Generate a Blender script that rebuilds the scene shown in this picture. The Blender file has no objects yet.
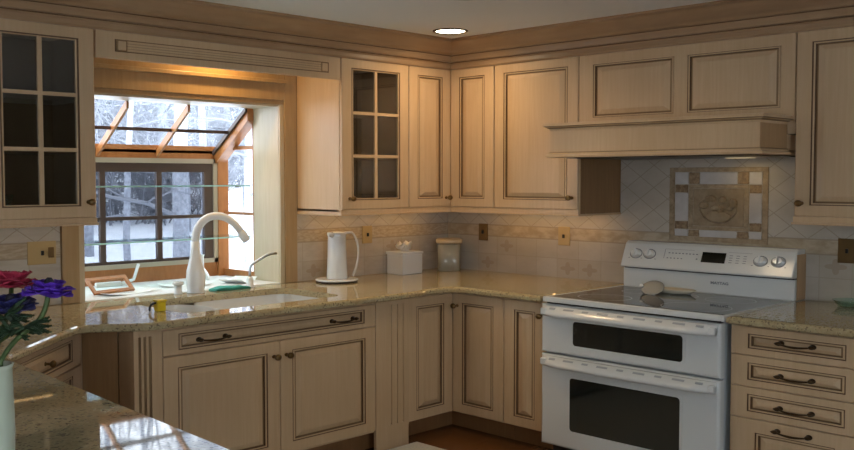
import bpy, bmesh, math, random
from mathutils import Vector, Matrix
SC = bpy.context.scene
C = SC.collection
PI = math.pi
random.seed(7)
LP = dict(corner=5, mid=4.6, puck=6, under=.5, sky=7.5, south=6.5, west=5, exposure=-.06)
K = 1.4                      # the photograph shows the room wide: plan lengths are 1.4 x a usual kitchen's, heights usual

# ------------------------------------------------------------------ materials
def new_mat(name):
    m = bpy.data.materials.new(name); m.use_nodes = True
    nt = m.node_tree; b = nt.nodes['Principled BSDF']
    return m, nt, b
def plain(name, col, rough=.5, metal=0, **kw):
    m, nt, b = new_mat(name)
    b.inputs['Base Color'].default_value = (*col, 1); b.inputs['Roughness'].default_value = rough; b.inputs['Metallic'].default_value = metal
    for k, v in kw.items(): b.inputs[k.replace('_', ' ')].default_value = v
    return m
def ramp(nt, stops):
    r = nt.nodes.new('ShaderNodeValToRGB'); e = r.color_ramp.elements
    while len(e) < len(stops): e.new(.5)
    for i, (p, c) in enumerate(stops): e[i].position = p; e[i].color = (*c, 1)
    return r
def coords(nt, scale=(1, 1, 1), rot=(0, 0, 0), loc=(0, 0, 0)):
    t = nt.nodes.new('ShaderNodeTexCoord'); mp = nt.nodes.new('ShaderNodeMapping')
    mp.inputs['Scale'].default_value = scale; mp.inputs['Rotation'].default_value = rot; mp.inputs['Location'].default_value = loc
    nt.links.new(t.outputs['Object'], mp.inputs['Vector']); return mp
def noise(nt, vec, scale, detail=4, rough=.55, dist=0):
    n = nt.nodes.new('ShaderNodeTexNoise'); n.inputs['Scale'].default_value = scale; n.inputs['Detail'].default_value = detail
    n.inputs['Roughness'].default_value = rough; n.inputs['Distortion'].default_value = dist
    nt.links.new(vec.outputs[0], n.inputs['Vector']); return n
def mixc(nt, fac, a, b):
    x = nt.nodes.new('ShaderNodeMix'); x.data_type = 'RGBA'
    for s, v in ((0, fac), (6, a), (7, b)):
        if hasattr(v, 'is_linked') or hasattr(v, 'links'): nt.links.new(v, x.inputs[s])
        elif isinstance(v, tuple): x.inputs[s].default_value = (*v, 1)
        else: x.inputs[s].default_value = v
    return x.outputs[2]
def wood(name, c1, c2, sc=(26, 26, 1.6), rough=.4, c3=None):
    m, nt, b = new_mat(name)
    mp = coords(nt, sc); n = noise(nt, mp, 2.2, 6, .6, .4)
    r = ramp(nt, [(.3, c1), (.7, c2)]); nt.links.new(n.outputs['Fac'], r.inputs['Fac'])
    mp2 = coords(nt, (1.5, 1.5, .7)); n2 = noise(nt, mp2, 2.0, 2)
    d = tuple(x*.82 for x in c1) if c3 is None else c3
    r2 = ramp(nt, [(.35, (0, 0, 0)), (.75, (.6, .6, .6))]); nt.links.new(n2.outputs['Fac'], r2.inputs['Fac'])
    nt.links.new(mixc(nt, r2.outputs['Color'], r.outputs['Color'], d), b.inputs['Base Color'])
    b.inputs['Roughness'].default_value = rough
    return m
CREAM = wood('cream_maple', (.555, .388, .225), (.615, .447, .272))
GLAZE = plain('brown_glaze', (.13, .068, .028), .5)
GLAZE2 = plain('tan_glaze', (.26, .165, .075), .5)
CROWNW = wood('crown_maple', (.35, .225, .125), (.43, .29, .165), (1.6, 1.6, 20))
BROWN = wood('shaded_plain_maple', (.24, .125, .048), (.30, .165, .068))  # unglazed maple, darkened because the shade on these faces is in the colour
WARMSHADE = wood('warm_shaded_end', (.40, .245, .115), (.47, .30, .15))  # brown end colour with the warm light and shade of side faces painted in
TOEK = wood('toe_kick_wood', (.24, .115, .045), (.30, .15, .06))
PINE = wood('window_pine', (.36, .135, .038), (.48, .20, .062), (14, 14, 4), .35)
CASING = wood('casing_wood', (.36, .24, .115), (.44, .305, .155))
JAMB = wood('jamb_wood', (.50, .41, .27), (.57, .48, .33), rough=.35)
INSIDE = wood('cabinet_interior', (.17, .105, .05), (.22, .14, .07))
BRASS = plain('antique_brass', (.19, .125, .055), .32, 1)
IRONB = plain('dark_bronze', (.075, .05, .028), .35, .9)
WHITE = plain('appliance_white', (.66, .68, .66), .2)
WHITE2 = plain('appliance_grey', (.47, .51, .53), .3)
PORC = plain('white_porcelain', (.74, .76, .75), .12)
PLAST = plain('white_plastic', (.75, .76, .73), .3)
BLACKP = plain('black_plastic', (.012, .012, .013), .3)
VENTG = plain('vent_grey', (.33, .36, .38), .5)
GREYP = plain('grey_print', (.2, .22, .24), .5)
DARKGLASS = plain('oven_glass', (.012, .016, .014), .06, 0, Specular_IOR_Level=.6)
COOKGLASS = plain('cooktop_glass', (.016, .018, .02), .03, 0, Specular_IOR_Level=.45)
DISPLAY = plain('display_black', (.004, .006, .005), .15)
SASH = plain('dark_sash', (.07, .042, .032), .5)
ALU = plain('beige_aluminium', (.42, .36, .27), .4)
STEEL = plain('brushed_steel', (.45, .45, .44), .3, 1)
CEILM = plain('ceiling_paint', (.78, .82, .82), .9)
WALLP = plain('wall_paint', (.36, .27, .17), .85)
SILLW = plain('white_sill', (.86, .86, .84), .35)
PLATE = plain('bronze_plate', (.20, .13, .055), .35, .55)
PLATE2 = plain('almond_plate', (.45, .33, .15), .4)
YELLOW = plain('yellow_plastic', (.72, .53, .02), .35)
TEAL = plain('teal_cloth', (.04, .27, .22), .9)
PAPER = plain('tissue_paper', (.8, .8, .78), .9)
BOXM = plain('tissue_box_white', (.66, .68, .67), .45)
LIDM = plain('cream_lid', (.55, .45, .28), .4)
STEM = plain('flower_stem', (.06, .10, .025), .5)
LEAF = plain('flower_leaf', (.022, .050, .02), .55)
PURPLE = plain('purple_petal', (.10, .025, .40), .5, 0, Subsurface_Weight=.0)
BLUEP = plain('indigo_petal', (.035, .035, .15), .5)
REDP = plain('red_petal', (.42, .03, .07), .5)
BLACKC = plain('flower_centre', (.012, .01, .02), .6)
def emit(name, col, s):
    m = bpy.data.materials.new(name); m.use_nodes = True; nt = m.node_tree; nt.nodes.clear()
    e = nt.nodes.new('ShaderNodeEmission'); o = nt.nodes.new('ShaderNodeOutputMaterial')
    e.inputs[0].default_value = (*col, 1); e.inputs[1].default_value = s; nt.links.new(e.outputs[0], o.inputs[0]); return m
LAMP2 = emit('hood_lamp_glow', (1, .80, .45), .5)
LAMP = emit('lamp_glow', (1, .86, .62), 14)
def pane(name, tint=(1, 1, 1), refl=.06, power=1.0, rough=0.0):
    m = bpy.data.materials.new(name); m.use_nodes = True; nt = m.node_tree; nt.nodes.clear()
    o = nt.nodes.new('ShaderNodeOutputMaterial'); mx = nt.nodes.new('ShaderNodeMixShader')
    t = nt.nodes.new('ShaderNodeBsdfTransparent'); g = nt.nodes.new('ShaderNodeBsdfGlossy'); g.inputs['Roughness'].default_value = rough
    t.inputs[0].default_value = (*tint, 1)
    lw = nt.nodes.new('ShaderNodeLayerWeight'); lw.inputs['Blend'].default_value = .5
    pw = nt.nodes.new('ShaderNodeMath'); pw.operation = 'POWER'; pw.inputs[1].default_value = 5; nt.links.new(lw.outputs['Facing'], pw.inputs[0])
    ad = nt.nodes.new('ShaderNodeMath'); ad.operation = 'MULTIPLY_ADD'; ad.inputs[1].default_value = .9*power; ad.inputs[2].default_value = .04*power+refl; ad.use_clamp = True
    nt.links.new(pw.outputs[0], ad.inputs[0]); nt.links.new(ad.outputs[0], mx.inputs[0])
    nt.links.new(t.outputs[0], mx.inputs[1]); nt.links.new(g.outputs[0], mx.inputs[2]); nt.links.new(mx.outputs[0], o.inputs[0]); return m
GLASS = pane('window_glass', (.97, .99, 1), 0, .6)
CABGLASS = pane('cabinet_glass', (.80, .82, .80), .08, 1)
SCREEN = pane('screened_glass', (.48, .49, .51), .0, .5)
SHELFG = pane('shelf_glass', (.80, .95, .93), .04, 1)
CLEARG = pane('clear_plastic', (.72, .74, .70), .06, 1.2, .15)
SHELFEDGE = plain('shelf_glass_edge', (.45, .80, .80), .15)

def granite():
    m, nt, b = new_mat('granite')
    mp = coords(nt, (1, 1, 1)); 
    n1 = noise(nt, mp, 95, 5, .7); n2 = noise(nt, mp, 34, 3, .6); n3 = noise(nt, mp, 5, 2)
    v = nt.nodes.new('ShaderNodeTexVoronoi'); v.inputs['Scale'].default_value = 130; nt.links.new(mp.outputs[0], v.inputs['Vector'])
    r1 = ramp(nt, [(.28, (.17, .14, .07)), (.42, (.34, .285, .15)), (.56, (.43, .375, .215)), (.74, (.55, .50, .33))]); nt.links.new(n1.outputs['Fac'], r1.inputs['Fac'])
    r2 = ramp(nt, [(.35, (.35, .275, .155)), (.65, (.475, .415, .25))]); nt.links.new(n2.outputs['Fac'], r2.inputs['Fac'])
    c = mixc(nt, .45, r1.outputs['Color'], r2.outputs['Color'])
    rv = ramp(nt, [(.0, (0, 0, 0)), (.82, (0, 0, 0)), (.9, (.75, .75, .75))])
    sx = nt.nodes.new('ShaderNodeSeparateColor'); nt.links.new(v.outputs['Color'], sx.inputs[0]); nt.links.new(sx.outputs[0], rv.inputs['Fac'])
    c = mixc(nt, rv.outputs['Color'], c, (.11, .085, .06))
    r3 = ramp(nt, [(.4, (0, 0, 0)), (.7, (.35, .35, .35))]); nt.links.new(n3.outputs['Fac'], r3.inputs['Fac'])
    c = mixc(nt, r3.outputs['Color'], c, (.40, .29, .15))
    nt.links.new(c, b.inputs['Base Color']); b.inputs['Roughness'].default_value = .035; b.inputs['Specular IOR Level'].default_value = .6
    return m
GRANITE = granite()

def tiles(name, axis):
    """Tumbled stone tiles: two rows of squares, a listello band, then tiles set on the diagonal."""
    m, nt, b = new_mat(name); L = nt.links
    t = nt.nodes.new('ShaderNodeTexCoord'); s = nt.nodes.new('ShaderNodeSeparateXYZ'); L.new(t.outputs['Object'], s.inputs[0])
    def math_(op, a, bb=None, c=None):
        n = nt.nodes.new('ShaderNodeMath'); n.operation = op
        for i, v in enumerate((a, bb, c)):
            if v is None: continue
            if isinstance(v, (int, float)): n.inputs[i].default_value = v
            else: L.new(v, n.inputs[i])
        return n.outputs[0]
    h = s.outputs[axis]; z = s.outputs[2]
    def line(val, half):   # 1 near integers of val
        f = math_('FRACT', val); d = math_('MINIMUM', f, math_('SUBTRACT', 1, f)); return math_('LESS_THAN', d, half)
    a = math_('DIVIDE', math_('ADD', h, 1.368), .1914); zz = math_('DIVIDE', math_('SUBTRACT', z, 1.246), .1367)
    p, q = math_('ADD', a, zz), math_('SUBTRACT', a, zz)
    diag = math_('MAXIMUM', line(p, .022), line(q, .022))
    sqx = math_('DIVIDE', math_('ADD', h, 1.368), .176); sqz = math_('DIVIDE', math_('SUBTRACT', z, .914), .126)
    sq = math_('MAXIMUM', line(sqx, .018), line(sqz, .022))
    up = math_('GREATER_THAN', z, 1.246); lo = math_('LESS_THAN', z, 1.166)
    grout = math_('ADD', math_('MULTIPLY', math_('MULTIPLY', diag, up), .85), math_('MULTIPLY', math_('MULTIPLY', sq, lo), .45))
    band = math_('MULTIPLY', math_('SUBTRACT', 1, up), math_('SUBTRACT', 1, lo))
    edge = math_('ADD', math_('LESS_THAN', math_('ABSOLUTE', math_('SUBTRACT', z, 1.246)), .004), math_('LESS_THAN', math_('ABSOLUTE', math_('SUBTRACT', z, 1.166)), .004))
    grout = math_('MAXIMUM', grout, edge)
    n = noise(nt, t, 9, 5, .6); n2 = noise(nt, t, 40, 3)
    r = ramp(nt, [(.3, (.41, .37, .305)), (.7, (.53, .49, .42))]); L.new(n.outputs['Fac'], r.inputs['Fac'])
    cellv = nt.nodes.new('ShaderNodeCombineXYZ'); L.new(math_('FLOOR', sqx), cellv.inputs[0]); L.new(math_('FLOOR', sqz), cellv.inputs[1])
    wn = nt.nodes.new('ShaderNodeTexWhiteNoise'); wn.noise_dimensions = '2D'; L.new(cellv.outputs[0], wn.inputs['Vector'])
    c = mixc(nt, math_('MULTIPLY', math_('MULTIPLY', wn.outputs['Value'], lo), .35), r.outputs['Color'], (.36, .29, .20))
    # flower accents in some lower tiles
    fx = math_('SUBTRACT', math_('FRACT', sqx), .5); fz = math_('SUBTRACT', math_('FRACT', sqz), .5)
    rad = math_('SQRT', math_('ADD', math_('MULTIPLY', fx, fx), math_('MULTIPLY', fz, fz)))
    ang = math_('ARCTAN2', fz, fx); pet = math_('MULTIPLY_ADD', math_('COSINE', math_('MULTIPLY', ang, 4)), .09, .25)
    fl = math_('MULTIPLY', math_('LESS_THAN', rad, pet), math_('MULTIPLY', lo, math_('GREATER_THAN', wn.outputs['Value'], .72)))
    c = mixc(nt, math_('MULTIPLY', fl, .55), c, (.34, .26, .17))
    rb = ramp(nt, [(.38, (.36, .285, .185)), (.6, (.48, .40, .285))]); nb = noise(nt, t, 38, 3, .6); L.new(nb.outputs['Fac'], rb.inputs['Fac'])
    c = mixc(nt, band, c, rb.outputs['Color'])
    c = mixc(nt, math_('MULTIPLY', grout, .75), c, (.30, .25, .185))
    L.new(c, b.inputs['Base Color']); b.inputs['Roughness'].default_value = .5
    bp = nt.nodes.new('ShaderNodeBump'); bp.inputs['Strength'].default_value = .35; bp.inputs['Distance'].default_value = .01
    hh = math_('SUBTRACT', math_('MULTIPLY', n2.outputs['Fac'], .25), grout); L.new(hh, bp.inputs['Height']); L.new(bp.outputs[0], b.inputs['Normal'])
    return m
TILE_N = tiles('stone_tiles_north', 0); TILE_E = tiles('stone_tiles_east', 1)
def stone(name, c1, c2, sc):
    m, nt, b = new_mat(name); mp = coords(nt); n = noise(nt, mp, sc, 4, .6)
    r = ramp(nt, [(.35, c1), (.65, c2)]); nt.links.new(n.outputs['Fac'], r.inputs['Fac']); nt.links.new(r.outputs['Color'], b.inputs['Base Color'])
    b.inputs['Roughness'].default_value = .55
    bp = nt.nodes.new('ShaderNodeBump'); bp.inputs['Strength'].default_value = .5; bp.inputs['Distance'].default_value = .01
    nt.links.new(n.outputs['Fac'], bp.inputs['Height']); nt.links.new(bp.outputs[0], b.inputs['Normal']); return m
M_TAN = stone('mural_tan', (.27, .20, .12), (.40, .31, .20), 34); M_DARK = stone('mural_brown', (.17, .11, .055), (.33, .235, .135), 46)
M_WHITE = stone('mural_white', (.44, .42, .41), (.53, .515, .51), 10); M_RELIEF = stone('mural_relief', (.24, .175, .10), (.33, .25, .155), 22)
def floorwood():
    m, nt, b = new_mat('oak_floor'); L = nt.links
    mp = coords(nt, (1, 1, 1), (0, 0, 0))
    br = nt.nodes.new('ShaderNodeTexBrick'); L.new(mp.outputs[0], br.inputs['Vector'])
    br.inputs['Scale'].default_value = 1; br.inputs['Brick Width'].default_value = 1.1; br.inputs['Row Height'].default_value = .11
    br.inputs['Mortar Size'].default_value = .0025; br.inputs['Color1'].default_value = (.13, .05, .016, 1); br.inputs['Color2'].default_value = (.19, .078, .026, 1); br.inputs['Mortar'].default_value = (.05, .02, .008, 1)
    mp2 = coords(nt, (2, 30, 1)); n = noise(nt, mp2, 3, 5); r = ramp(nt, [(.3, (.08, .03, .01)), (.7, (.20, .085, .028))]); L.new(n.outputs['Fac'], r.inputs['Fac'])
    L.new(mixc(nt, .45, br.outputs['Color'], r.outputs['Color']), b.inputs['Base Color']); b.inputs['Roughness'].default_value = .25; return m
FLOORM = floorwood()
def fuzzy(name, c1, c2, sc=80):
    m, nt, b = new_mat(name); mp = coords(nt); n = noise(nt, mp, sc, 3); r = ramp(nt, [(.3, c1), (.7, c2)]); nt.links.new(n.outputs['Fac'], r.inputs['Fac'])
    nt.links.new(r.outputs['Color'], b.inputs['Base Color']); b.inputs['Roughness'].default_value = .95
    bp = nt.nodes.new('ShaderNodeBump'); bp.inputs['Strength'].default_value = .6; nt.links.new(n.outputs['Fac'], bp.inputs['Height']); nt.links.new(bp.outputs[0], b.inputs['Normal']); return m
RUGM = fuzzy('rug_pile', (.44, .45, .42), (.58, .58, .55))
SNOW = fuzzy('snow', (.80, .83, .88), (.88, .90, .93), 2)
BARK = fuzzy('grey_bark', (.20, .215, .25), (.40, .42, .47), 14)
TWIG = plain('twig_bark', (.22, .23, .26), .9)
VASEM = plain('pale_green_ceramic', (.52, .58, .46), .2)

# ------------------------------------------------------------------ mesh building
class Fr:
    def __init__(s, o, U, N): s.o = Vector(o); s.U = Vector(U); s.N = Vector(N)
    def __call__(s, u, n, z): return s.o + s.U*u + s.N*n + Vector((0, 0, z))
FW = Fr((0, 0, 0), (1, 0, 0), (0, -1, 0))       # window wall: u = x, n = out from the wall
FE = Fr((0, 0, 0), (0, -1, 0), (-1, 0, 0))      # range wall: u = -y
WD = Fr((0, 0, 0), (1, 0, 0), (0, 1, 0))        # plain world
class MB:
    def __init__(s): s.v = []; s.f = []; s.m = []; s.s = []
    def add(s, pts, faces, m=0, sm=False):
        k = len(s.v); s.v += [Vector(p) for p in pts]
        for f in faces: s.f.append([k+i for i in f]); s.m.append(m); s.s.append(sm)
    def box(s, fr, u0, u1, n0, n1, z0, z1, m=0):
        p = [fr(u, n, z) for z in (z0, z1) for n in (n0, n1) for u in (u0, u1)]
        s.add(p, [(0, 1, 3, 2), (4, 5, 7, 6), (0, 1, 5, 4), (2, 3, 7, 6), (0, 2, 6, 4), (1, 3, 7, 5)], m); return s
    def loops(s, rings, mats, cap0=False, cap1=True, capm=None, closed=True, sm=False):
        n = len(rings[0]); k = len(s.v)
        for r in rings: s.v += [Vector(p) for p in r]
        for i in range(len(rings)-1):
            mm = mats[i] if isinstance(mats, (list, tuple)) else mats
            for j in range(n if closed else n-1):
                j2 = (j+1) % n
                s.f.append([k+i*n+j, k+i*n+j2, k+(i+1)*n+j2, k+(i+1)*n+j]); s.m.append(mm); s.s.append(sm)
        if cap0: s.f.append([k+j for j in range(n)]); s.m.append(mats[0] if isinstance(mats, (list, tuple)) else mats); s.s.append(False)
        if cap1: s.f.append([k+(len(rings)-1)*n+j for j in range(n)]); s.m.append(capm if capm is not None else (mats[-1] if isinstance(mats, (list, tuple)) else mats)); s.s.append(False)
        return s
    def prism(s, poly, z0, z1, m=0):
        return s.loops([[(x, y, z0) for x, y in poly], [(x, y, z1) for x, y in poly]], m, True, True)
    def tube(s, pts, r, seg=8, m=0, cap=True):
        pts = [Vector(p) for p in pts]; rr = r if isinstance(r, (list, tuple)) else [r]*len(pts); rings = []
        ref = None
        for i, p in enumerate(pts):
            d = (pts[min(i+1, len(pts)-1)]-pts[max(i-1, 0)]).normalized()
            if ref is None: ref = Vector((0, 0, 1)) if abs(d.z) < .9 else Vector((1, 0, 0))
            a = (ref - d*ref.dot(d)).normalized(); b = d.cross(a); ref = a
            rings.append([p+(a*math.cos(2*PI*j/seg)+b*math.sin(2*PI*j/seg))*rr[i] for j in range(seg)])
        return s.loops(rings, m, cap, cap, sm=True)
    def lathe(s, o, axis, prof, seg=20, m=0, A=None, sa=1.0, sb=1.0, cap0=True, cap1=True, sm=True):
        """prof = [(radius, height)], about an axis; sa, sb stretch the section along its two directions."""
        o = Vector(o); ax = Vector(axis).normalized()
        a = Vector(A) if A else (Vector((0, 0, 1)) if abs(ax.z) < .9 else Vector((1, 0, 0)))
        a = (a-ax*a.dot(ax)).normalized(); b = ax.cross(a); rings = []
        for r, h in prof: rings.append([o+ax*h+(a*math.cos(2*PI*j/seg)*sa+b*math.sin(2*PI*j/seg)*sb)*r for j in range(seg)])
        return s.loops(rings, m, cap0, cap1, sm=sm)
    def build(s, name, mats, parent=None, bevel=0, sub=0, seg=2):
        off = OFF.get(parent.name, Vector((0, 0, 0))) if parent else Vector((0, 0, 0))
        me = bpy.data.meshes.new(name); me.from_pydata([p-off for p in s.v], [], s.f)
        for mt in (mats if isinstance(mats, (list, tuple)) else [mats]): me.materials.append(mt)
        for p, mi, sm in zip(me.polygons, s.m, s.s): p.material_index = mi; p.use_smooth = sm
        bm = bmesh.new(); bm.from_mesh(me); bmesh.ops.recalc_face_normals(bm, faces=bm.faces); bm.to_mesh(me); bm.free()
        o = bpy.data.objects.new(name, me); C.objects.link(o)
        if parent: o.parent = parent
        OFF[o.name] = off
        if bevel:
            b = o.modifiers.new('bevel', 'BEVEL'); b.width = bevel; b.segments = seg; b.limit_method = 'ANGLE'; b.angle_limit = .7
        if sub:
            b = o.modifiers.new('sub', 'SUBSURF'); b.levels = sub; b.render_levels = sub
        return o
OFF = {}
def tag(o, label, cat, group=None):
    o['label'] = label; o['category'] = cat
    if group: o['group'] = group
    return o
def thing(name, label, cat, loc, group=None):
    o = bpy.data.objects.new(name, None); C.objects.link(o); o.location = loc; o.empty_display_size = .1
    OFF[o.name] = Vector(loc); return tag(o, label, cat, group)
def struct(o): o['kind'] = 'structure'; return o
def bez(p0, p1, p2, p3, n=12):
    P = [Vector(p) for p in (p0, p1, p2, p3)]
    return [P[0]*(1-t)**3+P[1]*3*t*(1-t)**2+P[2]*3*t*t*(1-t)+P[3]*t**3 for t in [i/n for i in range(n+1)]]

# ------------------------------------------------------------------ cabinet joinery
def rect(fr, u0, u1, z0, z1, du, n, ex=0):
    a, b = du*K+ex, du
    return [fr(u0+a, n, z0+b), fr(u1-a, n, z0+b), fr(u1-a, n, z1-b), fr(u0+a, n, z1-b)]
def panel_mb(fr, u0, u1, z0, z1, nf, w=.055, th=.02, rise=.028, ex=0):
    """A framed front with a glazed bead and a raised centre panel."""
    mb = MB(); R = lambda d, n: rect(fr, u0, u1, z0, z1, d, nf+n, ex if d >= w else 0)
    prof = [(0, -th), (0, -.003), (.003, 0), (w, 0), (w+.001, -.004), (w+.0045, -.004), (w+.0055, -.001), (w+.0115, -.002),
            (w+.0125, -.011), (w+.0155, -.011), (w+.0165+rise*.15, -.0095), (w+.0165+rise, -.0005)]
    mats = [0, 0, 0, 1, 1, 0, 0, 1, 1, 2, 0]
    return mb.loops([R(d, n) for d, n in prof], mats, True, True, 0)
FRONT = [CREAM, GLAZE, GLAZE2]
def knob(fr, u, n, z, parent, name='knob'):
    mb = MB(); mb.lathe(fr(u, n, z), fr.N, [(.010, 0), (.010, .004), (.006, .008), (.006, .022), (.013, .030), (.0165, .036), (.0155, .043), (.009, .049), (0.002, .050)], 16, 0, A=(0, 0, 1), sa=1, sb=1.25)
    return mb.build(name, BRASS, parent)
def pull(fr, u, n, z, parent, half=.075):
    mb = MB()
    for s in (-1, 1):
        mb.lathe(fr(u+s*half, n, z), fr.N, [(.012, 0), (.012, .004), (.007, .010), (.006, .024), (.009, .030), (.005, .036), (.001, .037)], 12, 0, A=(0, 0, 1), sb=1.35)
        mb.lathe(fr(u+s*half*1.02, n+.028, z), fr.U*s, [(.009, -.004), (.009, .006), (.005, .016), (.001, .022)], 10, 0)
    pts = [fr(u+half*t, n+.028+.006*(1-t*t), z-.008*(1-t*t)) for t in [i/6-1 for i in range(13)]]
    mb.tube(pts, [.0035+.0025*(1-abs(i/6-1)) for i in range(13)], 8)
    return mb.build('drawer_pull', IRONB, parent)
def door(fr, u0, u1, z0, z1, nf, parent, knob_at=None, w=.055, name='door'):
    d = panel_mb(fr, u0, u1, z0, z1, nf, w).build(name, FRONT, parent)
    if knob_at: knob(fr, knob_at[0], nf, knob_at[1], d)
    return d
def drawer(fr, u0, u1, z0, z1, nf, parent, pulls=(), w=.026, rise=.016, knobs=(), name='drawer', zp=None, ex=.04):
    d = panel_mb(fr, u0, u1, z0, z1, nf, w, rise=rise, ex=ex).build(name, FRONT, parent)
    zc = (z0+z1)/2 if zp is None else zp
    for u in pulls: pull(fr, u, nf-.002, zc, d)
    for u in knobs: knob(fr, u, nf-.004, zc, d)
    return d
def glass_door(fr, u0, u1, z0, z1, nf, parent, knob_at, cols=2, rows=3, w=.055):
    mb = MB(); R = lambda d, n: rect(fr, u0, u1, z0, z1, d, nf+n)
    mb.loops([R(0, -.022), R(0, -.003), R(.003, 0), R(w, 0), R(w+.002, -.005), R(w+.006, -.005), R(w+.007, -.001), R(w+.011, -.002), R(w+.011, -.022), R(0, -.022)], [0, 0, 0, 1, 1, 0, 0, 0, 0], False, False)
    iu0, iu1, iz0, iz1 = u0+(w+.009)*K, u1-(w+.009)*K, z0+w+.009, z1-w-.009
    for i in range(1, cols):
        u = iu0+(iu1-iu0)*i/cols; mb.box(fr, u-.011, u+.011, nf-.018, nf-.003, iz0, iz1, 0)
    for j in range(1, rows):
        z = iz0+(iz1-iz0)*j/rows; mb.box(fr, iu0, iu1, nf-.018, nf-.0035, z-.009, z+.009, 0)
    d = mb.build('door', [CREAM, GLAZE], parent)
    MB().box(fr, iu0-.004, iu1+.004, nf-.014, nf-.011, iz0-.004, iz1+.004).build('glass_pane', CABGLASS, d)
    if knob_at: knob(fr, knob_at[0], nf, knob_at[1], d)
    return d
def light_rail(fr, u0, u1, n, z0, z1, parent, rets=(0, 0)):
    mb = MB(); mb.box(fr, u0, u1, n-.03, n, z0+.012, z1); mb.box(fr, u0-.006, u1+.006, n-.03, n+.008, z0, z0+.012)
    if rets[0]: mb.box(fr, u0, u0+.03, .004, n-.03, z0+.012, z1); mb.box(fr, u0-.006, u0+.03, .004, n-.03, z0, z0+.012)
    if rets[1]: mb.box(fr, u1-.03, u1, .004, n-.03, z0+.012, z1); mb.box(fr, u1-.03, u1+.006, .004, n-.03, z0, z0+.012)
    return mb.build('light_rail', CREAM, parent, .002)

# ------------------------------------------------------------------ the room
WX, SY = -7.6, -7.6           # west and south walls, behind the camera
XL, XR, ZH, ZS, TH = -2.83, -1.545, 2.038, .914, .27
mb = MB(); F = WD
mb.box(F, WX-.2, XL-.013, 0, TH, 0, 2.7); mb.box(F, XR+.013, TH, 0, TH, 0, 2.7); mb.box(F, XL-.013, XR+.013, 0, TH, 0, ZS-.042); mb.box(F, XL-.013, XR+.013, 0, TH, ZH+.001, 2.7)
struct(mb.build('wall_north', WALLP))
struct(MB().box(F, 0, TH, SY-.2, 0, 0, 2.7).build('wall_east', WALLP))
struct(MB().box(F, WX-.2, TH, SY-.2, TH, -.15, 0).build('floor', FLOORM))
struct(MB().box(F, WX-.2, TH, SY-.2, TH, 2.475, 2.75).build('ceiling', CEILM))
def wall_with_windows(name, horiz, c, a0, a1, holes, z0, z1):
    mb = MB(); cur = a0
    bx = (lambda p, q, r, s: mb.box(F, p, q, c-.2, c, r, s)) if horiz else (lambda p, q, r, s: mb.box(F, c-.2, c, p, q, r, s))
    for h0, h1 in holes:
        bx(cur, h0, 0, 2.7); bx(h0, h1, 0, z0); bx(h0, h1, z1, 2.7); cur = h1
    bx(cur, a1, 0, 2.7); return struct(mb.build(name, WALLP))
S_H = [(-5.6, -3.4)]; W_H = [(-6.4, -4.4)]
wall_with_windows('wall_south', True, SY, WX-.2, TH, S_H, .75, 2.25)
wall_with_windows('wall_west', False, WX, SY, 0, W_H, .75, 2.25)
k = 2
for horiz, c, hs in ((True, SY, S_H), (False, WX, W_H)):
    for h0, h1 in hs:
        mb = MB(); bb = (lambda p, q, r, s: mb.box(F, p, q, c-.12, c-.06, r, s)) if horiz else (lambda p, q, r, s: mb.box(F, c-.12, c-.06, p, q, r, s))
        bb(h0, h0+.07, .75, 2.25); bb(h1-.07, h1, .75, 2.25); bb(h0, h1, .75, .82); bb(h0, h1, 2.18, 2.25); mid = (h0+h1)/2; bb(mid-.035, mid+.035, .82, 2.18)
        w = struct(mb.build('window_%d' % k, PLAST)); k += 1
        g = MB(); gb = (lambda p, q: g.box(F, p, q, c-.095, c-.09, .82, 2.18)) if horiz else (lambda p, q: g.box(F, c-.095, c-.09, p, q, .82, 2.18))
        gb(h0+.07, mid-.035); gb(mid+.035, h1-.07); g.build('glass_pane', GLASS, w)

# crown moulding, mitred in the corner
prof = [(.4450, 2.300), (.468, 2.302), (.474, 2.312), (.472, 2.334), (.480, 2.342), (.480, 2.348), (.494, 2.350), (.502, 2.372), (.510, 2.384), (.510, 2.389), (.524, 2.393), (.534, 2.403),
        (.560, 2.416), (.590, 2.436), (.612, 2.456), (.622, 2.459), (.645, 2.463), (.645, 2.475), (.445, 2.475)]
pm = [0, 0, 0, 0, 1, 0, 0, 0, 1, 0, 0, 0, 0, 0, 0, 0, 0, 0]
mb = MB(); rings = []
for n, z in prof: rings.append([(-5.4, -n, z), (-n, -n, z), (-n, -4.6, z)])
mb.loops(rings, pm, False, False, closed=False)
struct(mb.build('trim_1', [CROWNW, GLAZE]))

# tile on the walls between counter and cabinets
tag(MB().box(F, -5.3, -2.962, -.008, -.0005, .915, 1.384).build('tile_backsplash', TILE_N), 'cream stone tile backsplash left of the garden window under the glass cabinet', 'backsplash')
tag(MB().box(F, -1.416, -.009, -.008, -.0005, .915, 1.384).build('tile_backsplash', TILE_N), 'warm lit stone tile backsplash between garden window and corner, behind the carafe', 'backsplash')
mb = MB(); q = [(.0085, .0), (4.0, .0), (4.0, 1.384), (2.826, 1.384), (2.826, 1.86), (1.5125, 1.86), (1.5125, 1.384), (.0085, 1.384)]
mb.loops([[FE(u, .0005, z) for u, z in q], [FE(u, .008, z) for u, z in q]], 0, True, True)
tag(mb.build('tile_backsplash', TILE_E), 'cream stone tile backsplash with diagonal tiles behind the white range', 'backsplash')

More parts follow.
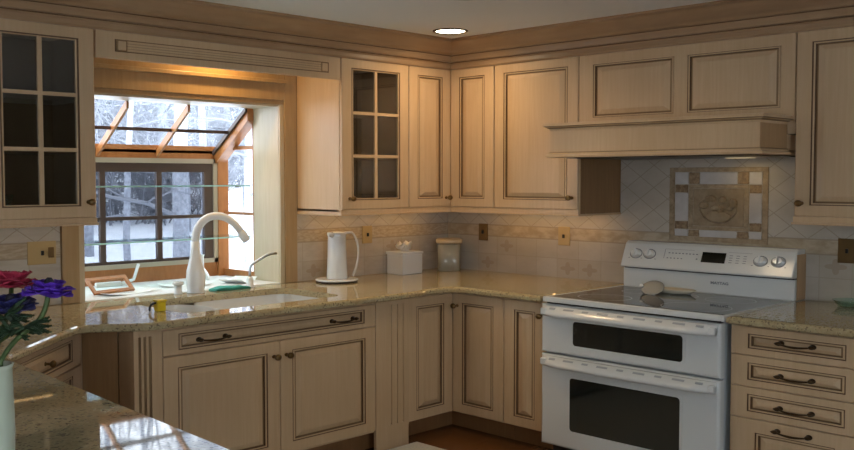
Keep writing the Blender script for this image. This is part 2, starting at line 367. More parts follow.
# ------------------------------------------------------------------ garden window
YF, Z1 = .66, 1.76     # front plane and eave height
win = struct(MB().box(F, XL-.04, XR+.04, TH, TH+.05, 2.0375, 2.10).box(F, XL-.04, XR+.04, YF, YF+.05, .86, 1.015).box(F, XL-.04, XR+.04, YF, YF+.05, 1.705, Z1+.03)
      .box(F, XL-.05, XL+.0, YF, YF+.05, .9, Z1).box(F, XR-.03, XR+.05, YF-.02, YF+.05, .9, Z1).build('window_1', PINE))
mb = MB(); mb.box(F, XR, XR+.012, .0, TH, ZS, ZH); mb.box(F, XL-.012, XL, 0, TH, ZS, ZH); 
mb.box(F, XL, XR, 0, TH, ZH-.012, ZH); mb.build('jamb', JAMB, win)
mb = MB()
mb.box(FW, XR+.002, XR+.032, 0, .012, ZS, ZH); mb.box(FW, XL-.032, XL-.002, 0, .012, ZS, ZH); mb.build('casing_bead', JAMB, win)
MB().box(FW, XL-.03, XR+.03, 0, .012, ZH+.002, ZH+.022).build('head_bead', CASING, win)
mb = MB()
mb.box(FW, XR+.034, -1.418, 0, .022, .915, 2.30); mb.box(FW, -2.958, XL-.034, 0, .022, .915, 2.30); mb.box(FW, XL-.034, XR+.034, 0, .022, ZH+.024, 2.30)
mb.box(FW, XL-.034, XR+.034, .022, .05, 2.165, 2.19)
mb.build('casing', CASING, win, .004)
sill = MB().box(F, XL-.03, XR+.03, TH, YF, .872, .918); sill.box(F, XL, XR, .0, TH, .8745, .918); sill.build('window_sill', SILLW, win)
def slope(y): return 2.036+(Z1-2.036)*(y-TH)/(YF-TH)
def rafter(x0, x1, d0=.0, d1=.055):
    m_ = MB(); p = []
    for x in (x0, x1): p += [(x, TH, slope(TH)-d0), (x, YF+.03, slope(YF+.03)-d0), (x, YF+.03, slope(YF+.03)-d1), (x, TH, slope(TH)-d1)]
    m_.add(p, [(0, 1, 2, 3), (4, 5, 6, 7), (0, 1, 5, 4), (1, 2, 6, 5), (2, 3, 7, 6), (3, 0, 4, 7)]); return m_
XC = [XL-.02, -2.42, -2.015, XR-.045]
for i, x in enumerate(XC):
    w_ = .016 if 0 < i < 3 else .05
    rafter(x-w_*.5 if i < 3 else x, x+w_*.5 if i < 3 else x+.075, 0, .05 if 0 < i < 3 else .09).build('rafter', PINE, win)
ym = TH+(YF-TH)*.53
MB().box(F, XL, XR, ym-.012, ym+.012, slope(ym)-.022, slope(ym)-.002).build('purlin', SASH, win)
for i in range(3):
    g = MB(); a, b_ = XC[i]+.008, XC[i+1]-.008
    g.add([(a, TH, slope(TH)+.0), (b_, TH, slope(TH)), (b_, YF+.03, slope(YF+.03)), (a, YF+.03, slope(YF+.03))], [(0, 1, 2, 3)])
    g.build('roof_pane', GLASS, win)
for g_, nm in ((MB().box(F, XL, XR-.05, YF+.0, YF+.03, slope(YF)-.018, slope(YF)-.001), 'eave_gasket'), (rafter(XR-.062, XR-.046, .001, .03), 'side_gasket')): g_.build(nm, SASH, win)
# front: beige frame, dark sash, three lights
mb = MB(); x0, x1 = XL+.03, XR-.03
mb.box(F, x0, x1, YF-.012, YF+.03, 1.675, 1.706); mb.box(F, x0, x1, YF-.012, YF+.03, 1.012, 1.04); mb.box(F, x0, x0+.03, YF-.012, YF+.03, 1.012, 1.706); mb.box(F, x1-.03, x1, YF-.012, YF+.03, 1.012, 1.706)
mb.build('window_frame', ALU, win)
mb = MB(); a, b_ = x0+.03, x1-.03
mb.box(F, a, b_, YF, YF+.028, 1.617, 1.675); mb.box(F, a, b_, YF, YF+.028, 1.04, 1.058); mb.box(F, b_-.065, b_, YF, YF+.028, 1.058, 1.617)
mb.box(F, a, a+.03, YF, YF+.028, 1.058, 1.617)
mb.box(F, -2.408, -2.372, YF, YF+.028, 1.058, 1.617); mb.box(F, -2.02, -1.985, YF, YF+.028, 1.058, 1.617); mb.box(F, a, b_, YF+.004, YF+.026, 1.314, 1.336)
mb.build('sash', SASH, win)
MB().box(F, a, b_, YF+.012, YF+.015, 1.05, 1.64).build('front_pane', SCREEN, win)
# sides
for X, sg in ((XR+.012, 1), (XL-.012, -1)):
    m_ = MB(); xa, xb = sorted((X, X+sg*.035))
    m_.box(F, xa, xb, TH, TH+.03, .918, 2.03); m_.box(F, xa, xb, TH+.03, YF-.02, .918, .965); m_.box(F, xa, xb, TH+.03, YF-.02, 1.765, 1.79)
    m_.box(F, xa, xb, TH+.03, YF-.02, 1.335, 1.352)
    m_.build('side_frame', PINE, win)
    g = MB(); xm = (xa+xb)/2
    g.add([(xm, TH+.02, .96), (xm, YF-.01, .96), (xm, YF-.01, slope(YF)-.05), (xm, TH+.02, slope(TH)-.06)], [(0, 1, 2, 3)]); g.build('side_pane', GLASS, win)
for zz, nm in ((1.529, 'upper glass shelf across the garden window with a bright aqua edge'), (1.198, 'lower glass shelf across the garden window just above the sill')):
    t = thing('glass_shelf', nm, 'shelf', (-2.19, .45, zz), 'glass shelves in the garden window')
    MB().box(F, XL+.004, XR-.004, .31, .56, zz-.004, zz+.004).build('shelf_plate', SHELFG, t)
    MB().box(F, XL+.004, XR-.004, .307, .3099, zz-.0045, zz+.0045).build('front_edge', SHELFEDGE, t)
    for x in (XL+.02, XR-.02):
        MB().lathe((x, .43, zz-.012), (0, 0, 1), [(.008, 0), (.016, .006), (.016, .0075)], 10).build('shelf_bracket', IRONB, t)

# ------------------------------------------------------------------ wall cabinets
NU, ZB, ZT = .4577, 1.387, 2.303
def carcass(fr, u0, u1, z0, z1, nf, parent, name='carcass', open_=False, mat=None, n0=.009):
    mb = MB(); t = .02
    if open_:
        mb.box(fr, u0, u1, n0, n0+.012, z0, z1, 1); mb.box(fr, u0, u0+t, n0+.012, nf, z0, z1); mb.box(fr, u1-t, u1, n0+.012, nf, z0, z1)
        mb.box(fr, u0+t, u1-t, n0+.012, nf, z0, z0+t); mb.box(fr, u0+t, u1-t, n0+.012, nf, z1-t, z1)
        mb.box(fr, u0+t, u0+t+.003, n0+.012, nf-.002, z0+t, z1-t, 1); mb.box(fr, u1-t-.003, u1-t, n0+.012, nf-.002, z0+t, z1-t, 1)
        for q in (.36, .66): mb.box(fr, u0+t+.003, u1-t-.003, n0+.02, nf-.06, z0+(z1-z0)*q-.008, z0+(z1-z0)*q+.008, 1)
    else: mb.box(fr, u0, u1, n0, nf, z0, z1)
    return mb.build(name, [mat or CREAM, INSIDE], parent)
# left glass cabinet
t = thing('wall_cabinet', 'cream glazed wall cabinet with glass door at the left of the garden window', 'cabinet', FW(-3.28, 0, 1.36))
carcass(FW, -3.512, -2.972, 1.372, ZT, NU-.022, t, open_=True)
glass_door(FW, -3.508, -2.978, ZB, ZT, NU, t, (-3.017, 1.462))
light_rail(FW, -3.512, -2.972, NU-.004, 1.349, 1.386, t)
# cabinet further left, edge of the frame
t = thing('wall_cabinet', 'cream glazed wall cabinet beyond the left glass door, cut off by the picture edge', 'cabinet', FW(-3.9, 0, 1.36))
carcass(FW, -4.20, -3.515, 1.372, ZT, NU-.022, t); door(FW, -4.195, -3.520, ZB, ZT, NU, t, (-4.15, 1.462)); light_rail(FW, -4.20, -3.515, NU-.004, 1.349, 1.386, t)
# small cut glasses in the left cabinet
for i, (u, z) in enumerate(((-3.44, 1.392), (-3.37, 1.392))):
    g = MB(); g.lathe(FW(u, .36, z), (0, 0, 1), [(.022, 0), (.024, .004), (.008, .01), (.007, .05), (.026, .075), (.032, .11), (.030, .11), (.022, .075), (.004, .06)], 14)
    tag(g.build('stem_glass', SHELFG), ('clear stem glass at the back of the left glass cabinet, nearer the frame edge', 'clear stem glass inside the left glass cabinet, beside another glass')[i], 'glass', 'glasses in the left cabinet')
# valance
t = thing('window_valance', 'long cream valance with a raised fluted panel bridging over the garden window', 'valance', FW(-2.2, .44, 2.168))
MB().box(FW, -2.968, -1.42, NU-.022, NU-.0005, 2.168, ZT).build('valance_board', CREAM, t, .003)
mb = MB(); mb.box(FW, -2.868, -1.512, NU-.0005, NU+.001, 2.203, 2.264, 1); mb.box(FW, -2.862, -1.518, NU+.001, NU+.002, 2.2055, 2.2615, 2)
for z_ in (2.2135, 2.2265, 2.2395, 2.2525): mb.box(FW, -2.805, -1.575, NU+.002, NU+.007, z_-.0052, z_+.0052, 0)
mb.build('raised_panel', [CREAM, GLAZE, GLAZE2], t)
MB().box(FW, -2.855, -2.812, NU+.0, NU+.010, 2.211, 2.256).build('corner_block', CREAM, t, .003)
MB().box(FW, -1.568, -1.525, NU+.0, NU+.010, 2.211, 2.256).build('corner_block', CREAM, t, .003)
# right glass cabinet
t = thing('wall_cabinet', 'cream glazed wall cabinet with six pane glass door right of the window', 'cabinet', FW(-1.13, 0, 1.36))
carcass(FW, -1.415, -.848, 1.372, ZT, NU-.022, t, open_=True)
glass_door(FW, -1.411, -.850, ZB, ZT, NU, t, (-1.352, 1.452))
light_rail(FW, -1.415, -.848, NU-.004, 1.349, 1.386, t, (1, 0))
# corner cabinet
t = thing('corner_wall_cabinet', 'cream corner wall cabinet with two narrow doors meeting at the inside corner', 'cabinet', (-.25, -.25, 1.36))
mb = MB(); n_ = NU-.022; mb.prism([(-.845, -.009), (-.009, -.009), (-.009, -.838), (-n_, -.838), (-n_, -n_), (-.845, -n_)], 1.372, ZT); mb.build('carcass', CREAM, t)
door(FW, -.845, -NU-.001, ZB, ZT, NU, t, (-.500, 1.447)); door(FE, NU+.001, .838, ZB, ZT, NU, t)
mb = MB(); a, b_ = NU-.004, NU+.004
mb.prism([(-.848, -a), (-a, -a), (-a, -.841), (-a+.03, -.841), (-a+.03, -a+.03), (-.848, -a+.03)], 1.361, 1.386); mb.prism([(-.848, -b_), (-b_, -b_), (-b_, -.841), (-a+.03, -.841), (-a+.03, -a+.03), (-.848, -a+.03)], 1.349, 1.361)
mb.build('light_rail', CREAM, t)
# wide single door
t = thing('wall_cabinet', 'cream glazed wall cabinet with one wide raised panel door left of the hood', 'cabinet', FE(1.175, 0, 1.36))
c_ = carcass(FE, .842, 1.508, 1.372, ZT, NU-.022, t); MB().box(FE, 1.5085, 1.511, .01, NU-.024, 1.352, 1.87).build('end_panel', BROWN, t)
door(FE, .846, 1.504, ZB, ZT, NU, t, (1.462, 1.458)); light_rail(FE, .842, 1.509, NU-.004, 1.349, 1.386, t, (0, 1))
# cabinet over the hood
t = thing('wall_cabinet', 'cream glazed cabinet with two square raised panels above the range hood', 'cabinet', FE(2.168, 0, 1.86))
carcass(FE, 1.513, 2.823, 1.80, ZT, NU-.022, t)
mb = MB(); n_ = NU; 
mb.box(FE, 1.513, 1.606, n_-.022, n_, 1.86, ZT); mb.box(FE, 2.146, 2.222, n_-.022, n_, 1.86, ZT); mb.box(FE, 2.752, 2.823, n_-.022, n_, 1.86, ZT)
for a, b_ in ((1.606, 2.146), (2.222, 2.752)): mb.box(FE, a, b_, n_-.022, n_, 1.86, 1.930); mb.box(FE, a, b_, n_-.022, n_, 2.246, ZT)
mb.build('face_frame', CREAM, t)
for a, b_ in ((1.606, 2.146), (2.222, 2.752)): panel_mb(FE, a, b_, 1.930, 2.246, NU, .0005, rise=.03).build('raised_panel', FRONT, t)
# far right cabinet
t = thing('wall_cabinet', 'cream glazed wall cabinet with raised panel door right of the hood at picture edge', 'cabinet', FE(3.2, 0, 1.36))
carcass(FE, 2.828, 3.56, 1.372, ZT, NU-.022, t); door(FE, 2.830, 3.555, ZB, ZT, NU, t, (2.866, 1.452)); light_rail(FE, 2.824, 3.56, NU-.0, 1.345, 1.386, t, (1, 0))
# hood
t = thing('range_hood', 'cream mantel style range hood with moulded shelf above the white range', 'range hood', FE(2.165, 0, 1.70))
mb = MB(); mb.box(FE, 1.53, 2.786, .46, .757, 1.722, 1.862); mb.box(FE, 1.53, 2.786, .0095, .46, 1.722, 1.797); mb.build('hood_box', CREAM, t)
MB().box(FE, 2.7862, 2.7885, .462, .755, 1.726, 1.848).build('end_panel', WARMSHADE, t)
def shelfprof(prof, name, mats=0, mm=CREAM):
    m_ = MB(); rr = []
    for e, z in prof: rr.append([FE(1.53-e, .46, z), FE(1.53-e, .757+e, z), FE(2.788+e, .757+e, z), FE(2.788+e, .46, z)])
    m_.loops(rr, mats, True, True, 0); return m_.build(name, [mm, GLAZE2], t)
shelfprof([(.002, 1.846), (.006, 1.854), (.006, 1.858), (.018, 1.864), (.022, 1.868), (.034, 1.872), (.034, 1.886), (.028, 1.888)], 'mantel_shelf', [0, 0, 1, 0, 1, 0, 0])
shelfprof([(.0, 1.694), (.022, 1.696), (.022, 1.708), (.012, 1.712), (.010, 1.720), (.001, 1.726)], 'bottom_moulding', [0, 0, 0, 0, 1])
mb = MB(); mb.box(FE, 1.60, 2.72, .06, .70, 1.690, 1.6945); mb.build('filter_panel', BLACKP, t)
MB().box(FE, 2.33, 2.47, .14, .22, 1.686, 1.690).build('hood_lamp', LAMP2, t)

# tile mural over the range
t = thing('tile_mural', 'framed stone tile mural with a carved fruit basket behind the range', 'mural', FE(2.17, 0, 1.42))
n0, n1 = .0085, .0135; A, B_, Cz, D = 1.862, 2.486, 1.203, 1.640
mb = MB(); bw, bz = .036, .026
mb.box(FE, A, B_, n0, n1, Cz, Cz+bz); mb.box(FE, A, B_, n0, n1, D-bz, D); mb.box(FE, A, A+bw, n0, n1, Cz+bz, D-bz); mb.box(FE, B_-bw, B_, n0, n1, Cz+bz, D-bz); mb.build('border', M_TAN, t, .003)
iu = [A+bw, 1.99, 2.062, 2.30, 2.372, B_-bw]; iz = [Cz+bz, 1.272, 1.322, 1.49, 1.54, D-bz]
g = .003
for i in range(5):
    for j in range(5):
        if 1 <= i <= 3 and 1 <= j <= 3: continue
        br_ = (i in (1, 3)) != (j in (1, 3))
        MB().box(FE, iu[i]+g, iu[i+1]-g, n0, n1, iz[j]+g*.8, iz[j+1]-g*.8).build('brown_tile' if br_ else 'white_tile', M_DARK if br_ else M_WHITE, t, .002)
mb = MB(); u0, u1, z0, z1 = iu[1], iu[4], iz[1], iz[4]
mb.box(FE, u0, u1, n0, n1, z0, z0+.022); mb.box(FE, u0, u1, n0, n1, z1-.022, z1); mb.box(FE, u0, u0+.03, n0, n1, z0+.022, z1-.022); mb.box(FE, u1-.03, u1, n0, n1, z0+.022, z1-.022)
mb.build('inner_border', M_TAN, t, .003)
MB().box(FE, u0+.032, u1-.032, n0, .0115, z0+.024, z1-.024).build('centre_tile', M_RELIEF, t)
mb = MB(); cu, cz = (u0+u1)/2, (z0+z1)/2
mb.lathe(FE(cu, .0115, cz-.055), FE.N, [(1, 0), (.94, .006), (.8, .009), (.3, .010)], 20, 0, A=(0, 0, 1), sa=.034, sb=.085)
rnd = random.Random(5)
for i in range(15):
    a = rnd.uniform(-.1, .1); h = rnd.uniform(-.025, .07)*(1-abs(a)*4)
    r_ = rnd.uniform(.012, .024); mb.lathe(FE(cu+a, .0115, cz+h), FE.N, [(1, 0), (.85, .007), (.45, .011)], 12, 0, A=(0, 0, 1), sa=r_, sb=r_*1.4)
for s in (-1, 1): mb.tube([FE(cu+s*(.085+.03*math.sin(q*PI/8)), .015, cz-.06+.1*q/8) for q in range(9)], .005, 6)
mb.build('basket_relief', M_RELIEF, t)

# ------------------------------------------------------------------ counters
def rounded_slab(poly, z0, z1, holes=None, r=.014):
    """A granite slab with an eased edge."""
    P = [Vector((x, y)) for x, y in poly]; n = len(P); rings = []
    def inset(d):
        out = []
        for i in range(n):
            a, b, c = P[i-1], P[i], P[(i+1) % n]; e1 = (b-a).normalized(); e2 = (c-b).normalized()
            n1 = Vector((-e1.y, e1.x)); n2 = Vector((-e2.y, e2.x)); m_ = (n1+n2).normalized(); k_ = d/max(.4, m_.dot(n1)); out.append(b+m_*k_)
        return out
    steps = [(r*.6, z0), (0, z0+r*.5), (0, z1-r), (r*.35, z1-r*.35), (r, z1)]
    for d, z in steps: rings.append([(p.x, p.y, z) for p in inset(d)])
    return rings
def arc(cx, cy, r, a0, a1, n=6): return [(cx+r*math.cos(math.radians(a0+(a1-a0)*i/n)), cy+r*math.sin(math.radians(a0+(a1-a0)*i/n))) for i in range(n+1)]
CT, CB = .914, .878
cp = [(-4.80, -3.75), (-3.885, -3.75), (-3.757, -1.36)] + [(-3.752, -1.32), (-3.735, -1.285), (-3.71, -1.255)] + \
     [(-3.275, -.822), (-3.235, -.796), (-3.19, -.795), (-3.10, -.85), (-3.03, -.905), (-2.97, -.93), (-2.90, -.937), (-1.36, -.937), (-1.24, -.925), (-1.14, -.905), (-1.02, -.900)]
cp += [(-.955, -.905), (-.92, -.925), (-.905, -.96), (-.905, -1.576), (-.009, -1.576), (-.009, -.009), (-1.536, -.009), (-1.538, .0), (-2.838, .0), (-2.840, -.009), (-3.45, -.009), (-4.80, -.6)]
rings = rounded_slab(cp, CB, CT)
mb = MB(); mb.loops(rings, 0, True, True)
ct = mb.build('countertop', GRANITE); tag(ct, 'continuous speckled tan granite countertop with sink cutout wrapping the corner and foreground', 'countertop')
# sink cutout by boolean (cutter mesh removed afterwards)
SU0, SU1, SN0, SN1 = -2.685, -1.665, .20, .775
def rrect(u0, u1, n0, n1, r, k_=5):
    p = []
    for cx, cy, a in ((u1-r, -n0-r, 0), (u0+r, -n0-r, 90), (u0+r, -n1+r, 180), (u1-r, -n1+r, 270)): p += arc(cx, cy, r, a, a+90, k_)
    return p
cut = MB().prism(rrect(SU0, SU1, SN0, SN1, .09), .8, 1.0).build('cutter', WHITE)
bm_ = ct.modifiers.new('b', 'BOOLEAN'); bm_.operation = 'DIFFERENCE'; bm_.object = cut; bm_.solver = 'EXACT'
dg = bpy.context.evaluated_depsgraph_get(); me2 = bpy.data.meshes.new_from_object(ct.evaluated_get(dg))
ct.modifiers.clear(); ct.data = me2; bpy.data.objects.remove(cut)
rings = rounded_slab([(-.905, -3.42), (-.009, -3.42), (-.009, -2.704), (-.905, -2.704)], CB, CT)
tag(MB().loops(rings, 0, True, True).build('countertop', GRANITE), 'short speckled tan granite countertop over the drawer bank right of the range', 'countertop')
# sink
t = thing('kitchen_sink', 'white undermount double bowl sink set into the granite below the window', 'sink', (-2.2, -.48, .70))
ud = -2.33
for nm, a, b_, dep in (('small_bowl', SU0-.012, ud-.012, .16), ('large_bowl', ud+.012, SU1+.012, .2)):
    m_ = MB(); rr = []
    for e, z in ((0, .8765), (.0, .868), (.012, .80), (.03, .876-dep+.02), (.06, .876-dep)): rr.append([(x, y, z) for x, y in rrect(a+e, b_-e, SN0-.012+e, SN1+.012-e, .09)])
    m_.loops(rr, 0, False, True, sm=True); m_.build(nm, PORC, t)
MB().box(FW, ud-.0125, ud+.0125, SN0+.06, SN1-.06, .80, .868).build('divider', PORC, t, .008)
for u in ((SU0+ud)/2, (SU1+ud)/2):
    z_ = .7165 if u < ud else .6765
    MB().lathe(FW(u, .48, z_), (0, 0, 1), [(.05, 0), (.05, .003), (.03, .001)], 16).build('drain', STEEL, t)
# faucet
t = thing('kitchen_faucet', 'tall white gooseneck faucet with bottle shaped body behind the sink', 'faucet', (-2.185, -.06, CT))
fx, fy = -2.185, -.06
MB().lathe((fx, fy, CT), (0, 0, 1), [(.052, 0), (.054, .006), (.048, .012), (.054, .05), (.056, .09), (.052, .13), (.042, .17), (.032, .21), (.026, .25), (.024, .30)], 24).build('faucet_body', PORC, t)
dx, dy = .262, -.118
pts = bez((fx, fy, CT+.28), (fx-.01, fy, CT+.47), (fx+dx*.62, fy+dy*.62, CT+.50), (fx+dx*.92, fy+dy*.92, CT+.345), 18)
MB().tube(pts, [.024-.003*i/18 for i in range(19)], 14).build('spout', PORC, t)
d_ = (pts[-1]-pts[-2]).normalized()
MB().tube([pts[-1]-d_*.01, pts[-1]+d_*.02, pts[-1]+d_*.06], [.021, .026, .024], 14).build('spray_head', PORC, t)
# filter tap
t = thing('filter_tap', 'small white filtered water tap with thin hooked spout beside the window jamb', 'faucet', (-1.80, -.045, CT))
q = (-1.80, -.045)
MB().lathe((*q, CT), (0, 0, 1), [(.03, 0), (.032, .006), (.022, .012), (.020, .05), (.012, .065)], 16).build('tap_base', PORC, t)
MB().tube(bez((*q, CT+.06), (q[0], q[1], CT+.13), (q[0]+.005, q[1], CT+.135), (q[0]+.04, q[1]-.012, CT+.155), 8)+bez((q[0]+.05, q[1]-.015, CT+.16), (q[0]+.10, q[1]-.035, CT+.195), (q[0]+.13, q[1]-.045, CT+.205), (q[0]+.16, q[1]-.055, CT+.20), 5), .0085, 8).build('tap_spout', STEEL, t)
# soap pump / air gap
t = thing('soap_dispenser', 'short white soap dispenser standing left of the tall faucet', 'dispenser', (-2.30, -.06, CT))
q = (-2.30, -.06)
MB().lathe((*q, CT), (0, 0, 1), [(.026, 0), (.027, .006), (.021, .012), (.021, .055)], 16).build('dispenser_body', PORC, t)
MB().lathe((*q, CT+.055), (0, 0, 1), [(.030, 0), (.033, .006), (.030, .018), (.010, .02)], 16).build('dispenser_cap', PORC, t)
# teal cloth
mb = MB(); rr = []
for i in range(25):
    f = i/24; x = -2.075+.24*f; row = []
    for j in range(5):
        y = -.105+.085*j/4; row.append((x, y, CT+.006+.018*math.sin(f*PI)**.4*(.75+.25*math.sin(j*1.3+f*9))))
    row += [(x, -.02, CT+.001), (x, -.105, CT+.001)]; rr.append(row)
mb.loops(rr, 0, True, True, sm=True)
tag(mb.build('dish_cloth', TEAL), 'folded teal dish cloth lying between the faucet and the filter tap', 'cloth')
# yellow scrubber
t = thing('dish_scrubber', 'small yellow dish scrubber with a dark hook standing at the left end of the sink', 'scrubber', (-2.722, -.60, CT))
q = Vector((-2.722, -.60, 0))
MB().box(WD, q.x-.024, q.x+.024, q.y-.02, q.y+.02, CT, .962).build('scrubber_body', YELLOW, t, .006)
MB().box(WD, q.x-.027, q.x+.027, q.y-.023, q.y+.023, .962, .972).build('scrubber_cap', YELLOW, t, .003)
MB().tube(bez((q.x-.022, q.y, .955), (q.x-.05, q.y, .96), (q.x-.065, q.y, .93), (q.x-.055, q.y, CT+.006)), .006, 6).build('hook', BLACKP, t)

# ------------------------------------------------------------------ base cabinets
NB = .845
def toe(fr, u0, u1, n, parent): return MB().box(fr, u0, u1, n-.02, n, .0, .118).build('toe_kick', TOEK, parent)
# sink base with pilasters
NS = .88
t = thing('sink_base_cabinet', 'cream glazed sink cabinet with false drawer, two doors and fluted pilasters', 'cabinet', (-2.2, -.5, 0))
mb = MB(); mb.prism([(-3.003, -.709), (-3.02, -NS+.021), (-1.24, -NS+.021), (-1.24, -NS+.06), (-2.99, -NS+.06), (-2.99, -.70)], .118, .876)
mb.box(FW, -2.905, -2.872, NS-.022, NS-.001, .118, .876); mb.box(FW, -1.520, -1.452, NS-.022, NS-.001, 0, .876); mb.box(FW, -2.872, -1.520, NS-.022, NS-.004, .863, .876)
mb.build('carcass', CREAM, t)
toe(FW, -3.02, -1.255, .775, t)
drawer(FW, -2.868, -1.524, .738, .861, NS, t, pulls=(-2.60, -1.77), w=.022, name='false_drawer', zp=.798, ex=.052)
door(FW, -2.868, -2.195, .132, .732, NS, t, (-2.232, .655)); door(FW, -2.191, -1.524, .132, .732, NS, t, (-2.152, .655))
def pilaster(u0, u1, n, fm):
    m_ = MB(); nf = 3; w = (u1-u0); fw = w*.13; pitch = w*.235; c0 = (u0+u1)/2; cur = u0
    z0, z1 = .14, .845
    m_.box(FW, u0, u1, n-.03, n-.009, 0, .876); m_.box(FW, u0, u1, n-.009, n, 0, z0); m_.box(FW, u0, u1, n-.009, n, z1, .876)
    for i in (-1, 0, 1):
        a, b = c0+i*pitch-fw/2, c0+i*pitch+fw/2
        m_.box(FW, cur, a, n-.009, n, z0, z1); m_.box(FW, a, b, n-.0088, n-.0075, z0, z1, 1); cur = b
    m_.box(FW, cur, u1, n-.009, n, z0, z1)
    return m_.build('pilaster', [CREAM, fm], t)
pilaster(-3.02, -2.908, NS+.006, GLAZE2); pilaster(-1.450, -1.252, NS-.012, CREAM)
# recessed angled panel between sink and corner drawers
t = thing('angled_filler_panel', 'plain brown wood panel set back at an angle left of the fluted pilaster', 'panel', (-3.06, -.64, 0))
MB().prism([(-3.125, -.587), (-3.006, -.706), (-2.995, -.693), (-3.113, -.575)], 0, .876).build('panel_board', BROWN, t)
# diagonal corner drawers
r2 = math.sqrt(.5)
FD = Fr((-3.715, -1.177, 0), (r2, r2, 0), (r2, -r2, 0))     # face runs u 0 .. .83
t = thing('corner_drawer_cabinet', 'cream glazed diagonal corner cabinet with knobbed drawers behind the flower vase', 'cabinet', FD(.41, 0, 0))
mb = MB(); mb.prism([tuple(FD(u, n, 0))[:2] for u, n in ((0, -.021), (.832, -.021), (.832, -.3), (0, -.3))], .118, .876); mb.box(FD, .818, .832, -.021, -.001, .118, .876); mb.build('carcass', CREAM, t)
toe(FD, 0, .832, -.09, t)
for z0, z1 in ((.705, .866), (.43, .699), (.125, .424)): drawer(FD, .0, .815, z0, z1, 0, t, knobs=(.40,), w=.030, rise=.016, ex=.06)
# cabinets under the foreground counter
t = thing('peninsula_cabinet', 'cream base cabinet under the foreground granite counter', 'cabinet', (-4.2, -2.4, 0))
FP = Fr((-3.84, 0, 0), (0, 1, 0), (1, 0, 0))
mb = MB(); mb.prism([(-3.862, -1.5), (-3.952, -3.70), (-4.60, -3.70), (-4.60, -1.5)], .118, .876); mb.build('carcass', CREAM, t)
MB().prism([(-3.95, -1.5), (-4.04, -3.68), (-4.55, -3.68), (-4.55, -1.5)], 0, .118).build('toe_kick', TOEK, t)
for k_ in range(3):
    ya, yb = -3.66+k_*.72, -3.66+(k_+1)*.72-.01
    dx_ = (-.09/2.2); Lx = lambda y: -3.862+.09*(y+1.5)/2.2
    U_ = Vector((.09/2.2, 1, 0)).normalized(); N_ = Vector((U_.y, -U_.x, 0)); fr_ = Fr((Lx(ya), ya, 0), U_, N_)
    door(fr_, .005, .70, .13, .866, .021, t, (.06 if k_ % 2 else .64, .79))
# corner base
t = thing('corner_base_cabinet', 'cream corner base cabinet with two doors folding at the inside corner', 'cabinet', (-.4, -.4, 0))
n_ = NB-.022
MB().prism([(-1.238, -.012), (-.012, -.012), (-.012, -1.256), (-n_, -1.256), (-n_, -n_), (-1.238, -n_)], .118, .876).build('carcass', CREAM, t)
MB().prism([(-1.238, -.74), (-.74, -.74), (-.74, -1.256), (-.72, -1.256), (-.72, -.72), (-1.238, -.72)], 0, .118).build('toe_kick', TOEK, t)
door(FW, -1.240, -NB-.001, .122, .864, NB, t); door(FE, NB+.001, 1.254, .122, .864, NB, t, (.882, .790))
# narrow base
t = thing('narrow_base_cabinet', 'narrow cream base cabinet with one door just left of the range', 'cabinet', FE(1.42, .4, 0))
MB().box(FE, 1.258, 1.572, .012, n_, .118, .876).build('carcass', CREAM, t); toe(FE, 1.258, 1.572, .74, t)
door(FE, 1.261, 1.570, .122, .864, NB, t, (1.548, .793))
# drawer bank
t = thing('drawer_cabinet', 'cream glazed base cabinet with four drawers and bronze pulls right of the range', 'cabinet', FE(3.02, .4, 0))
MB().box(FE, 2.690, 3.40, .012, n_, .118, .876).build('carcass', CREAM, t); toe(FE, 2.690, 3.40, .74, t)
for z0, z1, zp in ((.731, .866, .806), (.579, .727, .650), (.427, .575, .498)): drawer(FE, 2.702, 3.335, z0, z1, NB, t, pulls=(3.025,), w=.032, rise=.018, zp=zp)
drawer(FE, 2.702, 3.335, .122, .423, NB, t, pulls=(3.015,), w=.062, rise=.02, zp=.388)

# ------------------------------------------------------------------ range
t = thing('electric_range', 'white double oven electric range with black glass cooktop between cream cabinets', 'range', FE(2.15, .45, 0))
U0, U1, ND = 1.580, 2.671, .897
mb = MB(); mb.box(FE, U0+.003, U1-.006, .05, .848, .07, .885); mb.build('range_body', WHITE2, t)
MB().box(FE, U0+.03, U1-.03, .08, .82, 0, .07).build('base', BLACKP, t)
def ring_slab(u0, u1, n0, n1, z0, z1, w0, wn):
    m_ = MB(); m_.box(FE, u0, u0+w0, n0, n1, z0, z1); m_.box(FE, u1-w0, u1, n0, n1, z0, z1); m_.box(FE, u0+w0, u1-w0, n0, n0+.02, z0, z1); m_.box(FE, u0+w0, u1-w0, n1-wn, n1, z0, z1); return m_
ring_slab(1.600, 2.697, .12, .913, .886, .9165, .022, .03).build('cooktop_frame', WHITE, t, .006)
g = MB(); g.box(FE, 1.621, 2.676, .14, .884, .888, .9145); g.build('cooktop_glass', COOKGLASS, t)
for i, (u, n, r_) in enumerate(((1.87, .70, .135), (2.43, .70, .16), (1.87, .33, .10), (2.43, .33, .12), (2.15, .34, .075))):
    m_ = MB()
    rr = [[FE(u+r2_*1.15*math.cos(2*PI*j/40), n+r2_*math.sin(2*PI*j/40), .9147) for j in range(40)] for r2_ in (r_, r_-.003)]
    m_.loops(rr, 0, False, False); m_.build('burner_ring', WHITE2, t)
